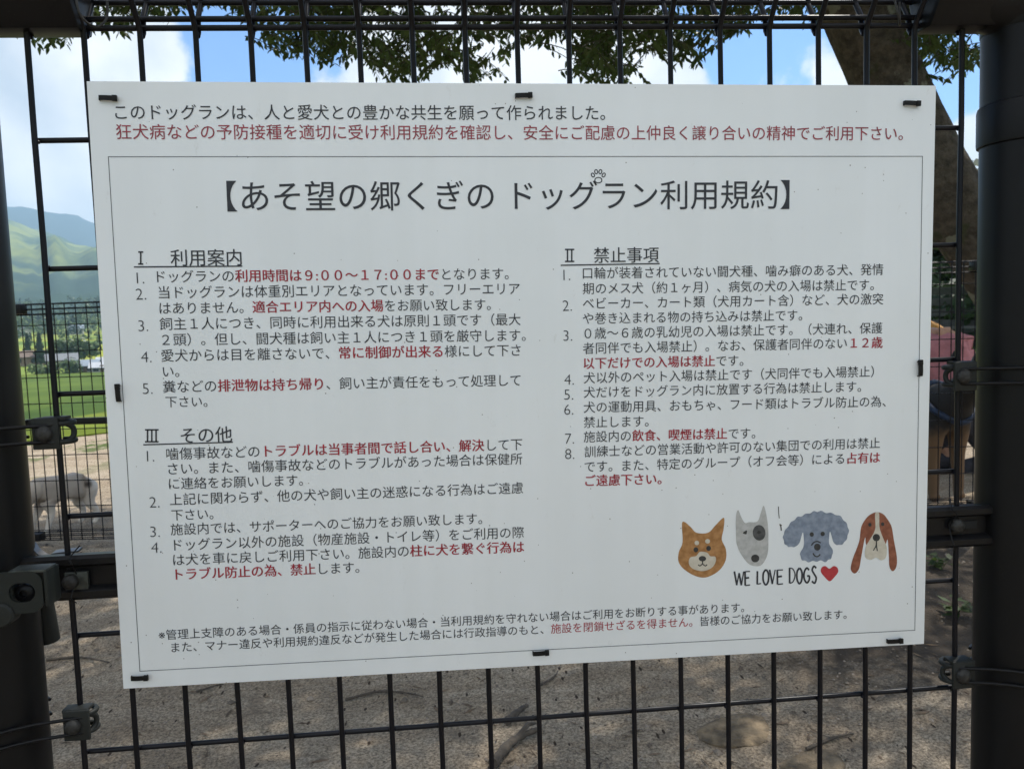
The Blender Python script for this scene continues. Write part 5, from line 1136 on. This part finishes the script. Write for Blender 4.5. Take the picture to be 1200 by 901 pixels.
def wood(name, n, u0, u1, d0, d1, hmin, hmax, label, seed):
    r = random.Random(seed); V = []; Fc = []; mi = []
    protos = [crown_mesh(1, .42, 110, s, s % 4 == 0, .075, 8, .1) for s in range(6)]
    raw = []
    for me in protos:
        a = np.zeros(len(me.vertices)*3); me.vertices.foreach_get('co', a); raw.append((a.reshape(-1, 3), [tuple(p.vertices) for p in me.polygons]))
    for _ in range(n):
        p = put(r.uniform(u0, u1), r.uniform(d0, d1)); k = r.randrange(6); a, f = raw[k]; s = r.uniform(hmin, hmax); b = len(V); c, sn = math.cos(_), math.sin(_)
        V += [(p.x+(x*c-y*sn)*s, p.y+(x*sn+y*c)*s, p.z+z*s-.04*s) for x, y, z in a]; Fc += [tuple(b+i for i in q) for q in f]; mi += [1 if k % 4 == 0 else (2 if k == 3 else 0)]*len(f)
    me = bpy.data.meshes.new(name); me.from_pydata(V, [], Fc)
    for m in FAR_LEAF: me.materials.append(m)
    me.polygons.foreach_set('material_index', mi); o = link(name, me); tag(o, label, 'wood', kind='stuff')
wood('wood', 330, -60, 330, 640, 1150, 9, 19, 'mixed green woodland along the foot of the hill', 5)
wood('hillside_wood', 60, -60, 330, 420, 600, 4, 8, 'loose trees and hedges between the yellow-green fields', 6)
# shade trees, shrubs and shelter on the right
tg2 = 'shade trees standing behind the dog run'
for k, (u, D, h, w, lab) in enumerate(((1085, 24, 3.9, 3.4, 'dense dark shade tree right behind the board edge'), (1135, 27, 3.9, 3.6, 'dense dark shade tree seen beside the right fence post'), (1215, 25, 3.8, 3.6, 'dense dark shade tree hidden behind the right fence post'), (980, 28, 5, 3.8, 'dense dark shade tree behind the right half of the board'), (820, 34, 5.5, 4, 'dense dark shade tree behind the middle of the board'))):
    tree('shade_tree', put(u, D), h, w, 0 if k % 2 else 1, 3200, 70+k, lab, tg2, leaf=.20, zlow=-.05)
for k, (u, D, h, w, lab) in enumerate(((1098, 20, 1.5, 1.3, 'rounded dark hedge shrub left of the grey shelter'), (1146, 19, 1.4, 1.2, 'rounded dark hedge shrub beside the right fence post'))):
    tree('hedge_shrub', put(u, D), h, w, 1, 1500, 90+k, lab, leaf=.09, zlow=-.2)
def shelter():
    p = put(1118, 17.5); e = empty('shelter', p, -.5); tag(e, 'small dark grey timber shelter with sloping roof under the shade trees', 'shelter')
    wm = mat('weathered timber', (.075, .075, .075), .85, 0, .25, 8); rm = mat('dull sheet roof', (.12, .13, .14), .5, 0, .15, 5)
    for x in (-1.1, 1.1):
        for y in (-.7, .7):
            mb = MB(); mb.box((x, y, .95), (.1, .1, 2.0)); mb.build('post', wm, e, bevel=.008)
    mb = MB(); mt = Matrix.Rotation(.2, 3, 'Y'); mb.box((0, 0, 2.02), (2.9, 2.0, .06), mat=mt); mb.build('roof', rm, e, bevel=.01)
    mb = MB()
    for k in range(5): mb.box((0, .76, .3+.22*k), (2.2, .03, .15))
    mb.build('back_board', wm, e, bevel=.004)
    mb = MB(); mb.box((0, .35, .43), (1.9, .4, .05)); mb.build('bench_seat', wm, e, bevel=.006)
shelter()
# the lawn in front of the shelter
def lawn():
    vs = []; fs = []; na, nr = 40, 24
    for i in range(nr+1):
        for j in range(na+1):
            a = .30+.9*j/na; edge = .35*noise.noise(Vector((a*20, i*.3, 0))); r_ = 10.6+edge*(1 if i == 0 else 0)+(46-10.6)*(i/nr)**1.6
            x, y = r_*math.sin(a), r_*math.cos(a); vs.append((x, y, H(r_, a)+.012))
    for i in range(nr):
        for j in range(na):
            b = i*(na+1)+j; fs.append((b, b+1, b+na+2, b+na+1))
    me = bpy.data.meshes.new('lawn'); me.from_pydata(vs, [], fs); me.materials.append(GRASSR_M); me.shade_smooth()
    o = link('lawn', me); o['kind'] = 'structure'
lawn()

# ------------------------------------------------------------------ the air
hz = MB(); zmax = max((hills.matrix_world @ v.co).z for v in hills.data.vertices)+30
hz.box((0, 0, (zmax-14)/2), (13400, 13400, zmax+14))
m = bpy.data.materials.new('haze'); m.use_nodes = True; nt = m.node_tree; nt.nodes.clear()
o_ = nt.nodes.new('ShaderNodeOutputMaterial'); v_ = nt.nodes.new('ShaderNodeVolumePrincipled'); v_.inputs['Color'].default_value = (.50, .76, 1, 1); v_.inputs['Density'].default_value = 2.1e-4; v_.inputs['Anisotropy'].default_value = 0
nt.links.new(v_.outputs[0], o_.inputs['Volume'])
haze = hz.build('haze', m, smooth=0); tag(haze, 'thin pale bluish air over the valley', 'haze', kind='stuff')
